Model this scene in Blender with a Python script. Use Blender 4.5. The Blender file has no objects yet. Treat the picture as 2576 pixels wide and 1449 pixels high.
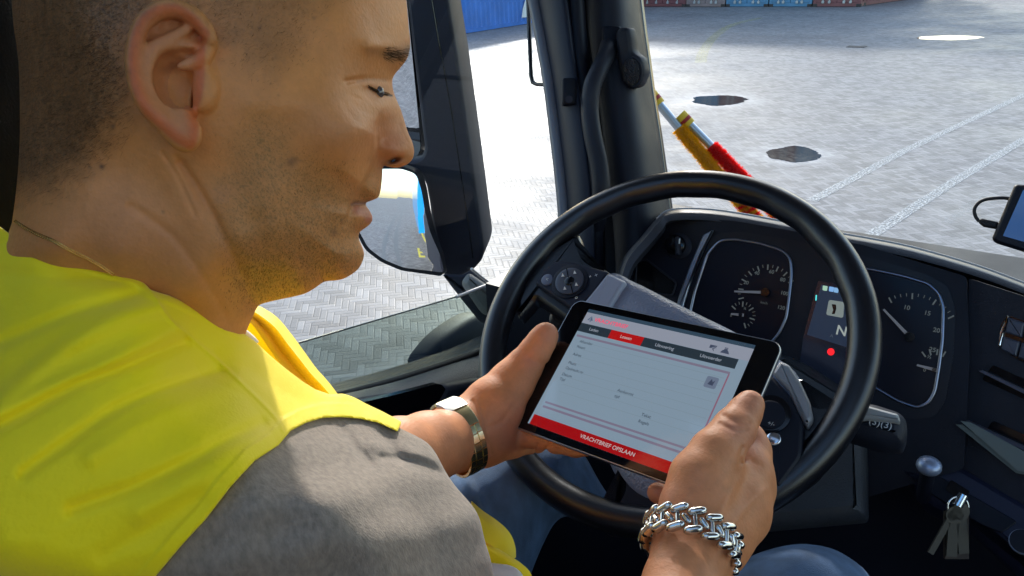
import bpy, bmesh, math, random
import numpy as np
from mathutils import Matrix, Vector

# ------------------------------------------------------------------ scene, camera, light
C = bpy.context.scene.collection
sc = bpy.context.scene
random.seed(4)
rng = np.random.default_rng(7)
F = 1900.0                       # focal length in units of a 2576 px wide picture
YAW, PITCH, ROLL, CAMZ = math.radians(36.5), math.radians(23.7), math.radians(2.5), 2.5
fw = Vector((-math.sin(YAW)*math.cos(PITCH), math.cos(YAW)*math.cos(PITCH), -math.sin(PITCH)))
rt0 = Vector((math.cos(YAW), math.sin(YAW), 0)); up0 = rt0.cross(fw)
rt = rt0*math.cos(ROLL) - up0*math.sin(ROLL); up = up0*math.cos(ROLL) + rt0*math.sin(ROLL)
CM = np.array([list(rt), list(up), list(-fw)]).T     # camera axes as columns
CP = np.array([0.0, 0.0, CAMZ])
cam = bpy.data.cameras.new('camera'); co = bpy.data.objects.new('camera', cam); C.objects.link(co)
M = Matrix.Identity(4)
for i in range(3):
    for j in range(3): M[i][j] = CM[i, j]
    M[i][3] = CP[i]
co.matrix_world = M
cam.sensor_width = 36.0; cam.lens = 36.0*F/2576.0; cam.clip_start = 0.02; cam.clip_end = 500
sc.camera = co

SUN_AZ, SUN_EL = math.radians(-35), math.radians(24)     # azimuth from +Y towards +X
world = bpy.data.worlds.new("World"); sc.world = world; world.use_nodes = True
wn = world.node_tree.nodes; bg = wn['Background']
sky = wn.new('ShaderNodeTexSky'); sky.sky_type = 'NISHITA'; sky.sun_disc = False
sky.sun_elevation = SUN_EL; sky.sun_rotation = SUN_AZ
sky.air_density = 1.2; sky.dust_density = 1.2; sky.ozone_density = 1.0
world.node_tree.links.new(sky.outputs[0], bg.inputs[0]); bg.inputs[1].default_value = 0.15
sl = bpy.data.lights.new('sun', 'SUN'); sl.energy = 1.6; sl.angle = math.radians(3.0); sl.color = (1.0, 0.965, 0.93)
so = bpy.data.objects.new('sun', sl); C.objects.link(so)
sd = Vector((math.sin(SUN_AZ)*math.cos(SUN_EL), math.cos(SUN_AZ)*math.cos(SUN_EL), math.sin(SUN_EL)))
so.rotation_euler = sd.to_track_quat('Z', 'Y').to_euler()
sc.view_settings.view_transform = 'Standard'; sc.view_settings.look = 'None'
sc.view_settings.exposure = 1.45; sc.view_settings.gamma = 1.0; sc.view_settings.use_curve_mapping = False
sc.cycles.max_bounces = 8; sc.cycles.transparent_max_bounces = 16
sc.cycles.use_denoising = True
sc.cycles.sample_clamp_indirect = 6.0

# ------------------------------------------------------------------ geometry helpers
def W(px, py, d):
    """world point d metres in front of the camera plane that shows at (px, py)"""
    v = np.stack([(np.asarray(px, float)-1288)/F*d, (724.5-np.asarray(py, float))/F*d, -np.asarray(d, float)*np.ones_like(np.asarray(px, float))], -1)
    return v @ CM.T + CP
def cam2w(v): return np.asarray(v, float) @ CM.T + CP
def dirw(v): return np.asarray(v, float) @ CM.T
def nrm(v): v = np.asarray(v, float); return v/np.linalg.norm(v)
def ray(px, py): return dirw([(px-1288)/F, (724.5-py)/F, -1.0])
def G(px, py, z=0.0):
    r = ray(px, py); return CP + r*((z-CP[2])/r[2])
class Plane:
    def __init__(s, p, n, upv=(0, 0, 1)):
        s.p = np.asarray(p, float); s.n = nrm(n); s.r = nrm(np.cross(upv, s.n)); s.u = np.cross(s.n, s.r)
    def at(s, px, py, off=0.0):
        r = ray(px, py); return CP + r*(((s.p + s.n*off - CP) @ s.n)/(r @ s.n))
    def uv(s, u, v, off=0.0): return s.p + s.r*u + s.u*v + s.n*off
    def loc(s, P): d = np.asarray(P)-s.p; return np.array([d @ s.r, d @ s.u, d @ s.n])
    def pxuv(s, px, py, off=0.0): return s.loc(s.at(px, py, off))[:2]

def tagobj(o, label=None, cat=None, group=None, kind=None):
    if label: o['label'] = label
    if cat: o['category'] = cat
    if group: o['group'] = group
    if kind: o['kind'] = kind
    return o
def mesh(name, V, Fc, mat, parent=None, smooth=False, auto=None):
    me = bpy.data.meshes.new(name)
    me.from_pydata([tuple(map(float, v)) for v in V], [], [tuple(int(i) for i in f) for f in Fc]); me.update()
    o = bpy.data.objects.new(name, me); C.objects.link(o)
    if mat: me.materials.append(mat)
    if parent: o.parent = parent
    if smooth:
        me.polygons.foreach_set('use_smooth', [True]*len(me.polygons))
        if auto is not None:
            bm = bmesh.new(); bm.from_mesh(me)
            for e in bm.edges:
                if len(e.link_faces) == 2 and e.calc_face_angle(0) > math.radians(auto): e.smooth = False
            bm.to_mesh(me); bm.free()
    return o
def empty(name, loc, label=None, cat=None, group=None, kind=None):
    o = bpy.data.objects.new(name, None); C.objects.link(o); o.location = loc; o.empty_display_size = .05
    return tagobj(o, label, cat, group, kind)
def under(o, p):
    """make o a child of p without moving it (p only has a location)"""
    o.parent = p
    if p.parent: o.matrix_parent_inverse = Matrix.Translation(-(p.location))
    o.matrix_parent_inverse = Matrix.Translation(-Vector(p.location)) if not p.parent else Matrix.Identity(4)
    return o
class MB:
    """collects shapes into one mesh"""
    def __init__(s): s.V = []; s.F = []; s.n = 0
    def add(s, V, Fc):
        V = np.asarray(V, float); s.V.append(V); s.F += [tuple(int(i)+s.n for i in f) for f in Fc]; s.n += len(V); return s
    def build(s, name, mat, parent=None, smooth=False, auto=None):
        return mesh(name, np.concatenate(s.V), s.F, mat, parent, smooth, auto)
def prism_vf(A, B):
    n = len(A); V = np.concatenate([A, B]); Fc = [tuple(range(n)), tuple(range(2*n-1, n-1, -1))]
    Fc += [(i, i+n, (i+1) % n+n, (i+1) % n) for i in range(n)]
    return V, Fc
def catmull(P, n=6, closed=True):
    P = np.asarray(P, float); k = len(P); out = []
    rngi = range(k) if closed else range(k-1)
    for i in rngi:
        if closed: p0, p1, p2, p3 = P[(i-1) % k], P[i], P[(i+1) % k], P[(i+2) % k]
        else: p0, p1, p2, p3 = P[max(i-1, 0)], P[i], P[i+1], P[min(i+2, k-1)]
        for j in range(n):
            t = j/n
            out.append(.5*((2*p1)+(-p0+p2)*t+(2*p0-5*p1+4*p2-p3)*t*t+(-p0+3*p1-3*p2+p3)*t**3))
    if not closed: out.append(P[-1])
    return np.array(out)
def rnd(P, r, n=5):
    """round the corners of a closed polygon"""
    P = np.asarray(P, float); out = []; k = len(P)
    for i in range(k):
        a, b, c = P[i-1], P[i], P[(i+1) % k]
        rr = r[i] if hasattr(r, '__len__') else r
        la, lc = np.linalg.norm(a-b), np.linalg.norm(c-b)
        q = min(rr, la*.48, lc*.48)
        p1 = b+(a-b)/la*q; p2 = b+(c-b)/lc*q
        for j in range(n+1):
            t = j/n; out.append((1-t)**2*p1+2*t*(1-t)*b+t*t*p2)
    return np.array(out)
def slab(name, pts, pl, th, mat, parent=None, off=0.0, bev=0.0, mb=None):
    """flat piece: outline in picture units laid on plane pl, thickness th behind it"""
    A = np.array([pl.at(x, y, off) for x, y in pts])
    return slab3(name, A, pl.n, th, mat, parent, bev, mb)
def slab3(name, A, n, th, mat, parent=None, bev=0.0, mb=None):
    A = np.asarray(A, float); c = A.mean(0)
    ar = sum(np.cross(A[i]-c, A[(i+1) % len(A)]-c) @ n for i in range(len(A)))
    if ar < 0: A = A[::-1]
    if bev > 0:
        k = len(A); In = []
        for i in range(k):
            t = nrm(nrm(A[(i+1) % k]-A[i]+1e-12)+nrm(A[i]-A[i-1]+1e-12)); q = np.cross(n, t); In.append(A[i]+q*bev)
        In = np.array(In)
        rows = [A-n*th, A-n*bev, (A+In)/2-n*bev*.3, In]
        V = np.concatenate(rows); Fc = []
        for r in range(3):
            for i in range(k): Fc.append((r*k+i, r*k+(i+1) % k, (r+1)*k+(i+1) % k, (r+1)*k+i))
        Fc.append(tuple(range(3*k, 4*k))); Fc.append(tuple(range(k-1, -1, -1)))
    else:
        V, Fc = prism_vf(A, A-n*th)
    if mb is not None: mb.add(V, Fc); return mb
    o = mesh(name, V, Fc, mat, parent, smooth=bev > 0, auto=50 if bev > 0 else None)
    if bev > 0:
        for p in o.data.polygons[-2:]: p.use_smooth = False
    return o
def pillow(name, A, n, h, mat, parent=None, skirt=0.0, rings=14, expo=.5, prof=None):
    """domed pad over outline A (3-d points), rising h along n"""
    A = np.asarray(A, float); c = A.mean(0)
    ar = sum(np.cross(A[i]-c, A[(i+1) % len(A)]-c) @ n for i in range(len(A)))
    if ar < 0: A = A[::-1]
    k = len(A); rows = [A-n*skirt] if skirt else []
    for r in range(rings):
        s = 1-(r/rings)**1.0
        z = (1-s**2)**expo if prof is None else prof(s)
        rows.append(c+(A-c)*s+n*h*z)
    V = np.concatenate(rows+[[c+n*h]]); Fc = []
    R = len(rows)
    for r in range(R-1):
        for i in range(k): Fc.append((r*k+i, r*k+(i+1) % k, (r+1)*k+(i+1) % k, (r+1)*k+i))
    for i in range(k): Fc.append(((R-1)*k+i, (R-1)*k+(i+1) % k, R*k))
    return mesh(name, V, Fc, mat, parent, smooth=True, auto=60)
def tube_vf(P, R, seg=12, closed=False, sx=1.0, refn=None, caps=True):
    P = np.asarray(P, float); n = len(P); R = np.full(n, R) if np.isscalar(R) else np.asarray(R, float)
    T = np.zeros_like(P)
    for i in range(n):
        if closed: T[i] = P[(i+1) % n]-P[i-1]
        else: T[i] = P[min(i+1, n-1)]-P[max(i-1, 0)]
    T /= np.linalg.norm(T, axis=1)[:, None]+1e-12
    nn = np.array(refn, float) if refn is not None else (np.array([0, 0, 1.]) if abs(T[0][2]) < .9 else np.array([1., 0, 0]))
    V = []
    for i in range(n):
        if refn is not None: nn = np.array(refn, float)
        nn = nn-T[i]*(nn @ T[i]); nn /= np.linalg.norm(nn)+1e-12; b = np.cross(T[i], nn)
        a = np.linspace(0, 2*math.pi, seg, endpoint=False)
        V.append(P[i]+R[i]*(np.cos(a)[:, None]*nn+sx*np.sin(a)[:, None]*b))
    V = np.concatenate(V); Fc = []
    for i in range(n if closed else n-1):
        for j in range(seg):
            i2 = (i+1) % n; Fc.append((i*seg+j, i*seg+(j+1) % seg, i2*seg+(j+1) % seg, i2*seg+j))
    if not closed and caps:
        Fc.append(tuple(range(seg-1, -1, -1))); Fc.append(tuple((n-1)*seg+j for j in range(seg)))
    return V, Fc
def tube(name, P, R, mat, parent=None, seg=12, closed=False, **k):
    V, Fc = tube_vf(P, R, seg, closed, **k); return mesh(name, V, Fc, mat, parent, smooth=True, auto=70)
def box_vf(c, ax, h):
    c = np.asarray(c, float); V = []
    for sx, sy, sz in [(-1,-1,-1),(1,-1,-1),(1,1,-1),(-1,1,-1),(-1,-1,1),(1,-1,1),(1,1,1),(-1,1,1)]:
        V.append(c+sx*h[0]*ax[0]+sy*h[1]*ax[1]+sz*h[2]*ax[2])
    return np.array(V), [(3,2,1,0),(4,5,6,7),(0,1,5,4),(1,2,6,5),(2,3,7,6),(3,0,4,7)]
I3 = np.eye(3)
def boxw(lo, hi):
    lo, hi = np.array(lo, float), np.array(hi, float); return box_vf((lo+hi)/2, I3, (hi-lo)/2)
def rbox(name, c, ax, h, bev, mat, parent=None, seg=3):
    V, Fc = box_vf(c, ax, h); me = bpy.data.meshes.new(name); me.from_pydata([tuple(v) for v in V], [], Fc)
    bm = bmesh.new(); bm.from_mesh(me); bmesh.ops.recalc_face_normals(bm, faces=bm.faces)
    bmesh.ops.bevel(bm, geom=list(bm.edges), offset=bev, segments=seg, affect='EDGES', profile=.5)
    for f in bm.faces: f.smooth = True
    for e in bm.edges:
        if len(e.link_faces) == 2 and e.calc_face_angle(0) > math.radians(40): e.smooth = False
    bm.to_mesh(me); bm.free(); o = bpy.data.objects.new(name, me); C.objects.link(o); me.materials.append(mat)
    if parent: o.parent = parent
    return o
def loft(name, rows, mat, parent=None, close=False, n=4, thick=0.0, auto=50, sm=True):
    """rows of (px, py, depth) control points"""
    R = [catmull(np.array(r, float), n, close) if n > 1 else np.array(r, float) for r in rows]
    P = [W(r[:, 0], r[:, 1], r[:, 2]) for r in R]; k = len(P[0]); V = np.concatenate(P); Fc = []
    for i in range(len(P)-1):
        for j in range(k if close else k-1):
            Fc.append((i*k+j, i*k+(j+1) % k, (i+1)*k+(j+1) % k, (i+1)*k+j))
    o = mesh(name, V, Fc, mat, parent, smooth=sm, auto=auto)
    if thick:
        m = o.modifiers.new('s', 'SOLIDIFY'); m.thickness = thick; m.offset = 0
    return o
def text(s, pl_r, pl_u, n, pos, size, mat, parent, name='lettering', align='CENTER', ext=0.0, bold=0.0):
    cu = bpy.data.curves.new(name, 'FONT'); cu.body = s; cu.size = size; cu.align_x = align; cu.align_y = 'CENTER'
    cu.extrude = ext; cu.offset = bold
    tmp = bpy.data.objects.new(name, cu); C.objects.link(tmp); bpy.context.view_layer.update()
    me = bpy.data.meshes.new_from_object(tmp.evaluated_get(bpy.context.evaluated_depsgraph_get())); bpy.data.objects.remove(tmp)
    me.materials.clear(); me.materials.append(mat); o = bpy.data.objects.new(name, me); C.objects.link(o)
    m = Matrix.Identity(4)
    for i in range(3): m[i][0] = pl_r[i]; m[i][1] = pl_u[i]; m[i][2] = n[i]; m[i][3] = pos[i]
    o.parent = parent
    o.matrix_basis = m
    return o

# ------------------------------------------------------------------ materials
def mat(name, col, rough=.5, metal=0.0, spec=.5, var=0.0, vscale=8.0, bump=0.0, bscale=60.0, emit=None, es=0.0,
        coat=0.0, stretch=None, sss=0.0, sheen=0.0, bdist=.001, rvar=0.0, attr=None):
    m = bpy.data.materials.new(name); m.use_nodes = True; nt = m.node_tree; nd = nt.nodes; lk = nt.links
    b = nd['Principled BSDF']; b.inputs['Base Color'].default_value = (*col, 1); b.inputs['Roughness'].default_value = rough
    b.inputs['Metallic'].default_value = metal; b.inputs['Specular IOR Level'].default_value = spec
    b.inputs['Coat Weight'].default_value = coat; b.inputs['Coat Roughness'].default_value = .05
    if sheen: b.inputs['Sheen Weight'].default_value = sheen
    if sss:
        b.inputs['Subsurface Weight'].default_value = sss; b.inputs['Subsurface Radius'].default_value = (.012, .004, .002); b.inputs['Subsurface Scale'].default_value = .35
    if emit: b.inputs['Emission Color'].default_value = (*emit, 1); b.inputs['Emission Strength'].default_value = es
    tc = nd.new('ShaderNodeTexCoord'); mp = nd.new('ShaderNodeMapping'); lk.new(tc.outputs['Object'], mp.inputs[0])
    if stretch: mp.inputs['Scale'].default_value = stretch
    src = None
    if attr:
        at = nd.new('ShaderNodeVertexColor'); at.layer_name = attr; src = at.outputs[0]
    if var or attr:
        nz = nd.new('ShaderNodeTexNoise'); nz.inputs['Scale'].default_value = vscale; nz.inputs['Detail'].default_value = 6; lk.new(mp.outputs[0], nz.inputs[0])
        mr = nd.new('ShaderNodeMapRange'); lk.new(nz.outputs[0], mr.inputs[0]); mr.inputs[1].default_value = .25; mr.inputs[2].default_value = .75
        mr.inputs[3].default_value = 1-var; mr.inputs[4].default_value = 1+var
        mx = nd.new('ShaderNodeVectorMath'); mx.operation = 'SCALE'
        if src: lk.new(src, mx.inputs[0])
        else: mx.inputs[0].default_value = col
        lk.new(mr.outputs[0], mx.inputs['Scale']); lk.new(mx.outputs[0], b.inputs['Base Color'])
    if rvar:
        nz = nd.new('ShaderNodeTexNoise'); nz.inputs['Scale'].default_value = vscale*1.7; nz.inputs['Detail'].default_value = 4; lk.new(mp.outputs[0], nz.inputs[0])
        mr = nd.new('ShaderNodeMapRange'); lk.new(nz.outputs[0], mr.inputs[0]); mr.inputs[1].default_value = .3; mr.inputs[2].default_value = .7
        mr.inputs[3].default_value = rough-rvar; mr.inputs[4].default_value = rough+rvar; lk.new(mr.outputs[0], b.inputs['Roughness'])
    if bump:
        nz = nd.new('ShaderNodeTexNoise'); nz.inputs['Scale'].default_value = bscale; nz.inputs['Detail'].default_value = 3; lk.new(mp.outputs[0], nz.inputs[0])
        bp = nd.new('ShaderNodeBump'); bp.inputs['Strength'].default_value = bump; bp.inputs['Distance'].default_value = bdist
        lk.new(nz.outputs[0], bp.inputs['Height']); lk.new(bp.outputs[0], b.inputs['Normal'])
    return m
def plush(name, col):
    m = mat(name, col, .9, var=.2, vscale=300, sheen=.5); nt = m.node_tree; nd = nt.nodes; t = nd.new('ShaderNodeBsdfTranslucent'); t.inputs[0].default_value = (*[min(1, c*1.3) for c in col], 1)
    mx = nd.new('ShaderNodeMixShader'); mx.inputs[0].default_value = .7; nt.links.new(nd['Principled BSDF'].outputs[0], mx.inputs[1]); nt.links.new(t.outputs[0], mx.inputs[2]); nt.links.new(mx.outputs[0], nd['Material Output'].inputs[0]); return m
def glassmat(name, tint=(1, 1, 1), refl=.06, rough=.01):
    m = bpy.data.materials.new(name); m.use_nodes = True; nt = m.node_tree; nd = nt.nodes; lk = nt.links
    nd.remove(nd['Principled BSDF']); t = nd.new('ShaderNodeBsdfTransparent'); t.inputs[0].default_value = (*tint, 1)
    g = nd.new('ShaderNodeBsdfGlossy'); g.inputs['Roughness'].default_value = rough
    fr = nd.new('ShaderNodeFresnel'); fr.inputs[0].default_value = 1.45
    mm = nd.new('ShaderNodeMath'); mm.operation = 'MULTIPLY'; lk.new(fr.outputs[0], mm.inputs[0]); mm.inputs[1].default_value = refl/.04
    mx = nd.new('ShaderNodeMixShader'); lk.new(mm.outputs[0], mx.inputs[0]); lk.new(t.outputs[0], mx.inputs[1]); lk.new(g.outputs[0], mx.inputs[2])
    lk.new(mx.outputs[0], nd['Material Output'].inputs[0]); return m
def emat(name, col, s): return mat(name, (0.02, .02, .02), .4, emit=col, es=s)

PL_DARK = mat('dark_plastic', (.007, .0085, .016), .48, spec=.22, var=.25, vscale=5, bump=.5, bscale=900, bdist=.0004, rvar=.08)
PL_MID = mat('grey_plastic', (.017, .019, .028), .5, spec=.22, var=.2, vscale=6, bump=.6, bscale=700, bdist=.0005, rvar=.08)
PL_GRAIN = mat('grained_plastic', (.06, .066, .078), .42, spec=.5, var=.12, vscale=9, bump=1.0, bscale=420, bdist=.0012, stretch=(1, 1, .45))
PL_BLUE = mat('console_plastic', (.012, .015, .036), .5, spec=.35, var=.2, vscale=4, bump=.4, bscale=800, bdist=.0004)
PL_EXT = mat('mirror_housing_plastic', (.012, .015, .028), .5, spec=.25, var=.18, vscale=6, bump=.25, bscale=500, bdist=.0004)
RUBBER = mat('black_rubber', (.008, .008, .010), .6, var=.2)
LEATHER = mat('wheel_leather', (.006, .0065, .010), .28, spec=.65, var=.2, vscale=25, bump=.35, bscale=900, bdist=.0006)
BLACK = mat('gloss_black', (.004, .004, .006), .15, spec=.5, var=.1)
FOOT = mat('footwell_carpet', (.006, .006, .008), .9, var=.3, vscale=60)
CHROME = mat('satin_chrome', (.62, .64, .68), .22, metal=1, var=.1, vscale=30)
SILVER = mat('silver_trim', (.30, .33, .40), .35, metal=.8, var=.08)
WHITE = mat('white_print', (.75, .77, .75), .5, var=.05)
PAPER = mat('paper', (.72, .74, .72), .8, var=.06, vscale=20)
# ------------------------------------------------------------------ the yard
def math_node(nt, op, a, b=None, c=None, clamp=False):
    n = nt.nodes.new('ShaderNodeMath'); n.operation = op; n.use_clamp = clamp
    for i, v in enumerate((a, b, c)):
        if v is None: continue
        if hasattr(v, 'is_linked') or hasattr(v, 'links'): nt.links.new(v, n.inputs[i])
        else: n.inputs[i].default_value = v
    return n.outputs[0]
PUD = [((1806, 252), 72, 12), ((1995, 388), 68, 19)]
def ground_material():
    m = bpy.data.materials.new('clay_pavers'); m.use_nodes = True; nt = m.node_tree; nd = nt.nodes; lk = nt.links
    b = nd['Principled BSDF']; tc = nd.new('ShaderNodeTexCoord'); mp = nd.new('ShaderNodeMapping'); lk.new(tc.outputs['Object'], mp.inputs[0])
    mp.inputs['Rotation'].default_value = (0, 0, math.radians(46)); mp.inputs['Scale'].default_value = (1/.053,)*3
    sp = nd.new('ShaderNodeSeparateXYZ'); lk.new(mp.outputs[0], sp.inputs[0])
    mn = lambda *a, **k: math_node(nt, *a, **k)
    X, Y = sp.outputs[0], sp.outputs[1]
    i, j = mn('FLOOR', X), mn('FLOOR', Y); fx, fy = mn('FRACT', X), mn('FRACT', Y)
    k = mn('FLOORED_MODULO', mn('SUBTRACT', i, j), 6.0) if True else None
    k = mn('ROUND', k)
    ge3 = mn('GREATER_THAN', k, 2.5); is0 = mn('LESS_THAN', k, .5); is2 = mn('COMPARE', k, 2.0, .4); is3 = mn('COMPARE', k, 3.0, .4); is5 = mn('GREATER_THAN', k, 4.5)
    lt3 = mn('SUBTRACT', 1.0, ge3)
    L = mn('MAXIMUM', ge3, is0); R = mn('MAXIMUM', ge3, is2); B = mn('MAXIMUM', lt3, is5); T = mn('MAXIMUM', lt3, is3)
    def dist(f, flag): return mn('ADD', f, mn('MULTIPLY', mn('SUBTRACT', 1.0, flag), 2.0))
    d = mn('MINIMUM', mn('MINIMUM', dist(fx, L), dist(mn('SUBTRACT', 1.0, fx), R)), mn('MINIMUM', dist(fy, B), dist(mn('SUBTRACT', 1.0, fy), T)))
    joint = nd.new('ShaderNodeMapRange'); lk.new(d, joint.inputs[0]); joint.inputs[1].default_value = .03; joint.inputs[2].default_value = .13
    # brick identity
    ix = mn('SUBTRACT', i, mn('MULTIPLY', lt3, k)); jy = mn('SUBTRACT', j, mn('MULTIPLY', ge3, mn('SUBTRACT', 5.0, k)))
    cb = nd.new('ShaderNodeCombineXYZ'); lk.new(ix, cb.inputs[0]); lk.new(jy, cb.inputs[1])
    wn_ = nd.new('ShaderNodeTexWhiteNoise'); lk.new(cb.outputs[0], wn_.inputs[0])
    n1 = nd.new('ShaderNodeTexNoise'); lk.new(tc.outputs['Object'], n1.inputs[0]); n1.inputs['Scale'].default_value = .35; n1.inputs['Detail'].default_value = 8; n1.inputs['Roughness'].default_value = .62
    n2 = nd.new('ShaderNodeTexNoise'); lk.new(tc.outputs['Object'], n2.inputs[0]); n2.inputs['Scale'].default_value = 3.0; n2.inputs['Detail'].default_value = 8
    n3 = nd.new('ShaderNodeTexNoise'); lk.new(tc.outputs['Object'], n3.inputs[0]); n3.inputs['Scale'].default_value = 90; n3.inputs['Detail'].default_value = 4
    v = mn('ADD', mn('MULTIPLY', wn_.outputs[0], .13), mn('ADD', mn('MULTIPLY', n1.outputs[0], .22), mn('ADD', mn('MULTIPLY', n2.outputs[0], .18), mn('MULTIPLY', n3.outputs[0], .12))))
    v = mn('SUBTRACT', v, .06)
    v = mn('MULTIPLY', v, mn('ADD', .72, mn('MULTIPLY', joint.outputs[0], .30)))
    # pale silt dried round the puddles
    ring = None
    for (c, rx, ry) in PUD:
        g = G(*c); r0 = np.linalg.norm(G(c[0]+rx, c[1])-g)
        vm = nd.new('ShaderNodeVectorMath'); vm.operation = 'DISTANCE'; lk.new(tc.outputs['Object'], vm.inputs[0]); vm.inputs[1].default_value = tuple(g)
        dd = mn('ADD', vm.outputs['Value'], mn('MULTIPLY', mn('SUBTRACT', n2.outputs[0], .5), .9))
        mr = nd.new('ShaderNodeMapRange'); lk.new(dd, mr.inputs[0]); mr.inputs[1].default_value = r0*.9; mr.inputs[2].default_value = r0*1.9; mr.inputs[3].default_value = .16; mr.inputs[4].default_value = 0
        ring = mr.outputs[0] if ring is None else mn('MAXIMUM', ring, mr.outputs[0])
    v = mn('ADD', v, ring)
    cc = nd.new('ShaderNodeCombineXYZ'); lk.new(v, cc.inputs[0]); lk.new(mn('MULTIPLY', v, .965), cc.inputs[1]); lk.new(mn('MULTIPLY', v, .97), cc.inputs[2])
    sv = nd.new('ShaderNodeVectorMath'); sv.operation = 'SCALE'; lk.new(cc.outputs[0], sv.inputs[0]); sv.inputs['Scale'].default_value = .88; lk.new(sv.outputs[0], b.inputs['Base Color'])
    wr = nd.new('ShaderNodeMapRange'); lk.new(n1.outputs[0], wr.inputs[0]); wr.inputs[1].default_value = .38; wr.inputs[2].default_value = .62; wr.inputs[3].default_value = .48; wr.inputs[4].default_value = .74
    lk.new(wr.outputs[0], b.inputs['Roughness'])
    b.inputs['Specular IOR Level'].default_value = .17
    h = mn('ADD', mn('MULTIPLY', joint.outputs[0], .8), mn('ADD', mn('MULTIPLY', n3.outputs[0], .25), mn('MULTIPLY', wn_.outputs[0], .25)))
    bp = nd.new('ShaderNodeBump'); bp.inputs['Distance'].default_value = .006; bp.inputs['Strength'].default_value = .38; lk.new(h, bp.inputs['Height']); lk.new(bp.outputs[0], b.inputs['Normal'])
    return m
gv = []; S = 260
o = mesh('ground', [(-S, -S, 0), (S, -S, 0), (S, S, 0), (-S, S, 0)], [(0, 1, 2, 3)], ground_material()); o['kind'] = 'structure'

WATER = mat('standing_water', (.03, .028, .027), .10, spec=.5, rvar=.04, var=.1)
def puddle(name, px, py, rx, ry, seed):
    r = np.random.default_rng(seed); pts = []
    g0 = G(px, py); ax = G(px+rx, py)-g0; ay = G(px, py-ry)-g0
    ph = r.uniform(0, 6.28, 6); n = 110
    for i in range(n):
        a = 2*math.pi*i/n; q = 1+sum(.05/(k**.4)*math.sin((k+1)*1.7*a*1.0+ph[k]) if False else .085/(k+1)**.6*math.sin((k+1.6)*a*1.0+ph[k])*(math.sin(a/2)**2 if k else 1) for k in range(6))+r.normal(0, .022)
        e = abs(math.cos(a))**1.25*math.copysign(1, math.cos(a))
        pts.append(g0+ax*e*q+ay*math.sin(a)*q)
    P = np.array(pts); P[:, 2] = .004
    c = P.mean(0); P2 = P-c; oo = mesh(name, P2, [tuple(range(n))], WATER); oo.location = c; oo['kind'] = 'structure'; return oo
puddle('puddle', 1806, 252, 72, 12, 3); puddle('puddle', 1995, 388, 68, 19, 5)
puddle('puddle', 2392, 95, 78, 6, 8)

def worn_paint(name, col, cover=.5):
    m = mat(name, col, .6, var=.1, vscale=8); nt = m.node_tree; nd = nt.nodes; lk = nt.links
    n = nd.new('ShaderNodeTexNoise'); tc = nd.new('ShaderNodeTexCoord'); lk.new(tc.outputs['Object'], n.inputs[0]); n.inputs['Scale'].default_value = 45; n.inputs['Detail'].default_value = 7; n.inputs['Roughness'].default_value = .7
    mr = nd.new('ShaderNodeMapRange'); lk.new(n.outputs[0], mr.inputs[0]); mr.inputs[1].default_value = .62-cover*.45; mr.inputs[2].default_value = .72-cover*.35
    lk.new(mr.outputs[0], nd['Principled BSDF'].inputs['Alpha']); return m
PAINT_W = worn_paint('worn_white_paint', (.46, .47, .475), .42); PATCHY_Y = worn_paint('patchy_yellow', (.62, .58, .12), .25)
PAINT_Y2 = worn_paint('yellow_paint', (.75, .66, .10), .8)
def ground_line(name, P, w, m, z=.004):
    P = np.asarray(P, float)[:, :2]; V = []; n = len(P)
    for i in range(n):
        t = P[min(i+1, n-1)]-P[max(i-1, 0)]; t /= np.linalg.norm(t); q = np.array([-t[1], t[0]])*w/2
        V += [(*(P[i]-q), z), (*(P[i]+q), z)]
    V = np.array(V); c = V.mean(0); V[:, 2] = 0
    oo = mesh(name, V-np.array([c[0], c[1], 0]), [(2*i, 2*i+2, 2*i+3, 2*i+1) for i in range(n-1)], m); oo.location = (c[0], c[1], z); oo['kind'] = 'structure'; return oo
ground_line('parking_line', [G(2040, 506), G(2279, 378), G(2600, 228)], .12, PAINT_W)
ground_line('parking_line', [G(2160, 612), G(2400, 457), G(2620, 325)], .12, PAINT_W)
ground_line('parking_line', [G(2380, 560), G(2480, 490)], .10, worn_paint('faint_white_paint', (.5, .52, .52), .2))
ground_line('yellow_curve', catmull([G(1762, 158), G(1772, 125), G(1800, 90), G(1845, 62), G(1915, 45)], 6, False), .28, PATCHY_Y)  # patchy yellow curve laid on the ground
ground_line('parking_line', [G(1180, 232), G(1400, 218)], .15, worn_paint('pale_white_paint', (.4, .4, .41), .45))
g = G(2155, 118); dm = mesh('drain_cover', *boxw((-.22, -.16, 0), (.22, .16, .012)), mat('cast_iron', (.03, .03, .032), .6, metal=.5, var=.3)); dm.location = g
tagobj(dm, 'small dark drain cover set in the open paving', 'drain cover')

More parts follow.
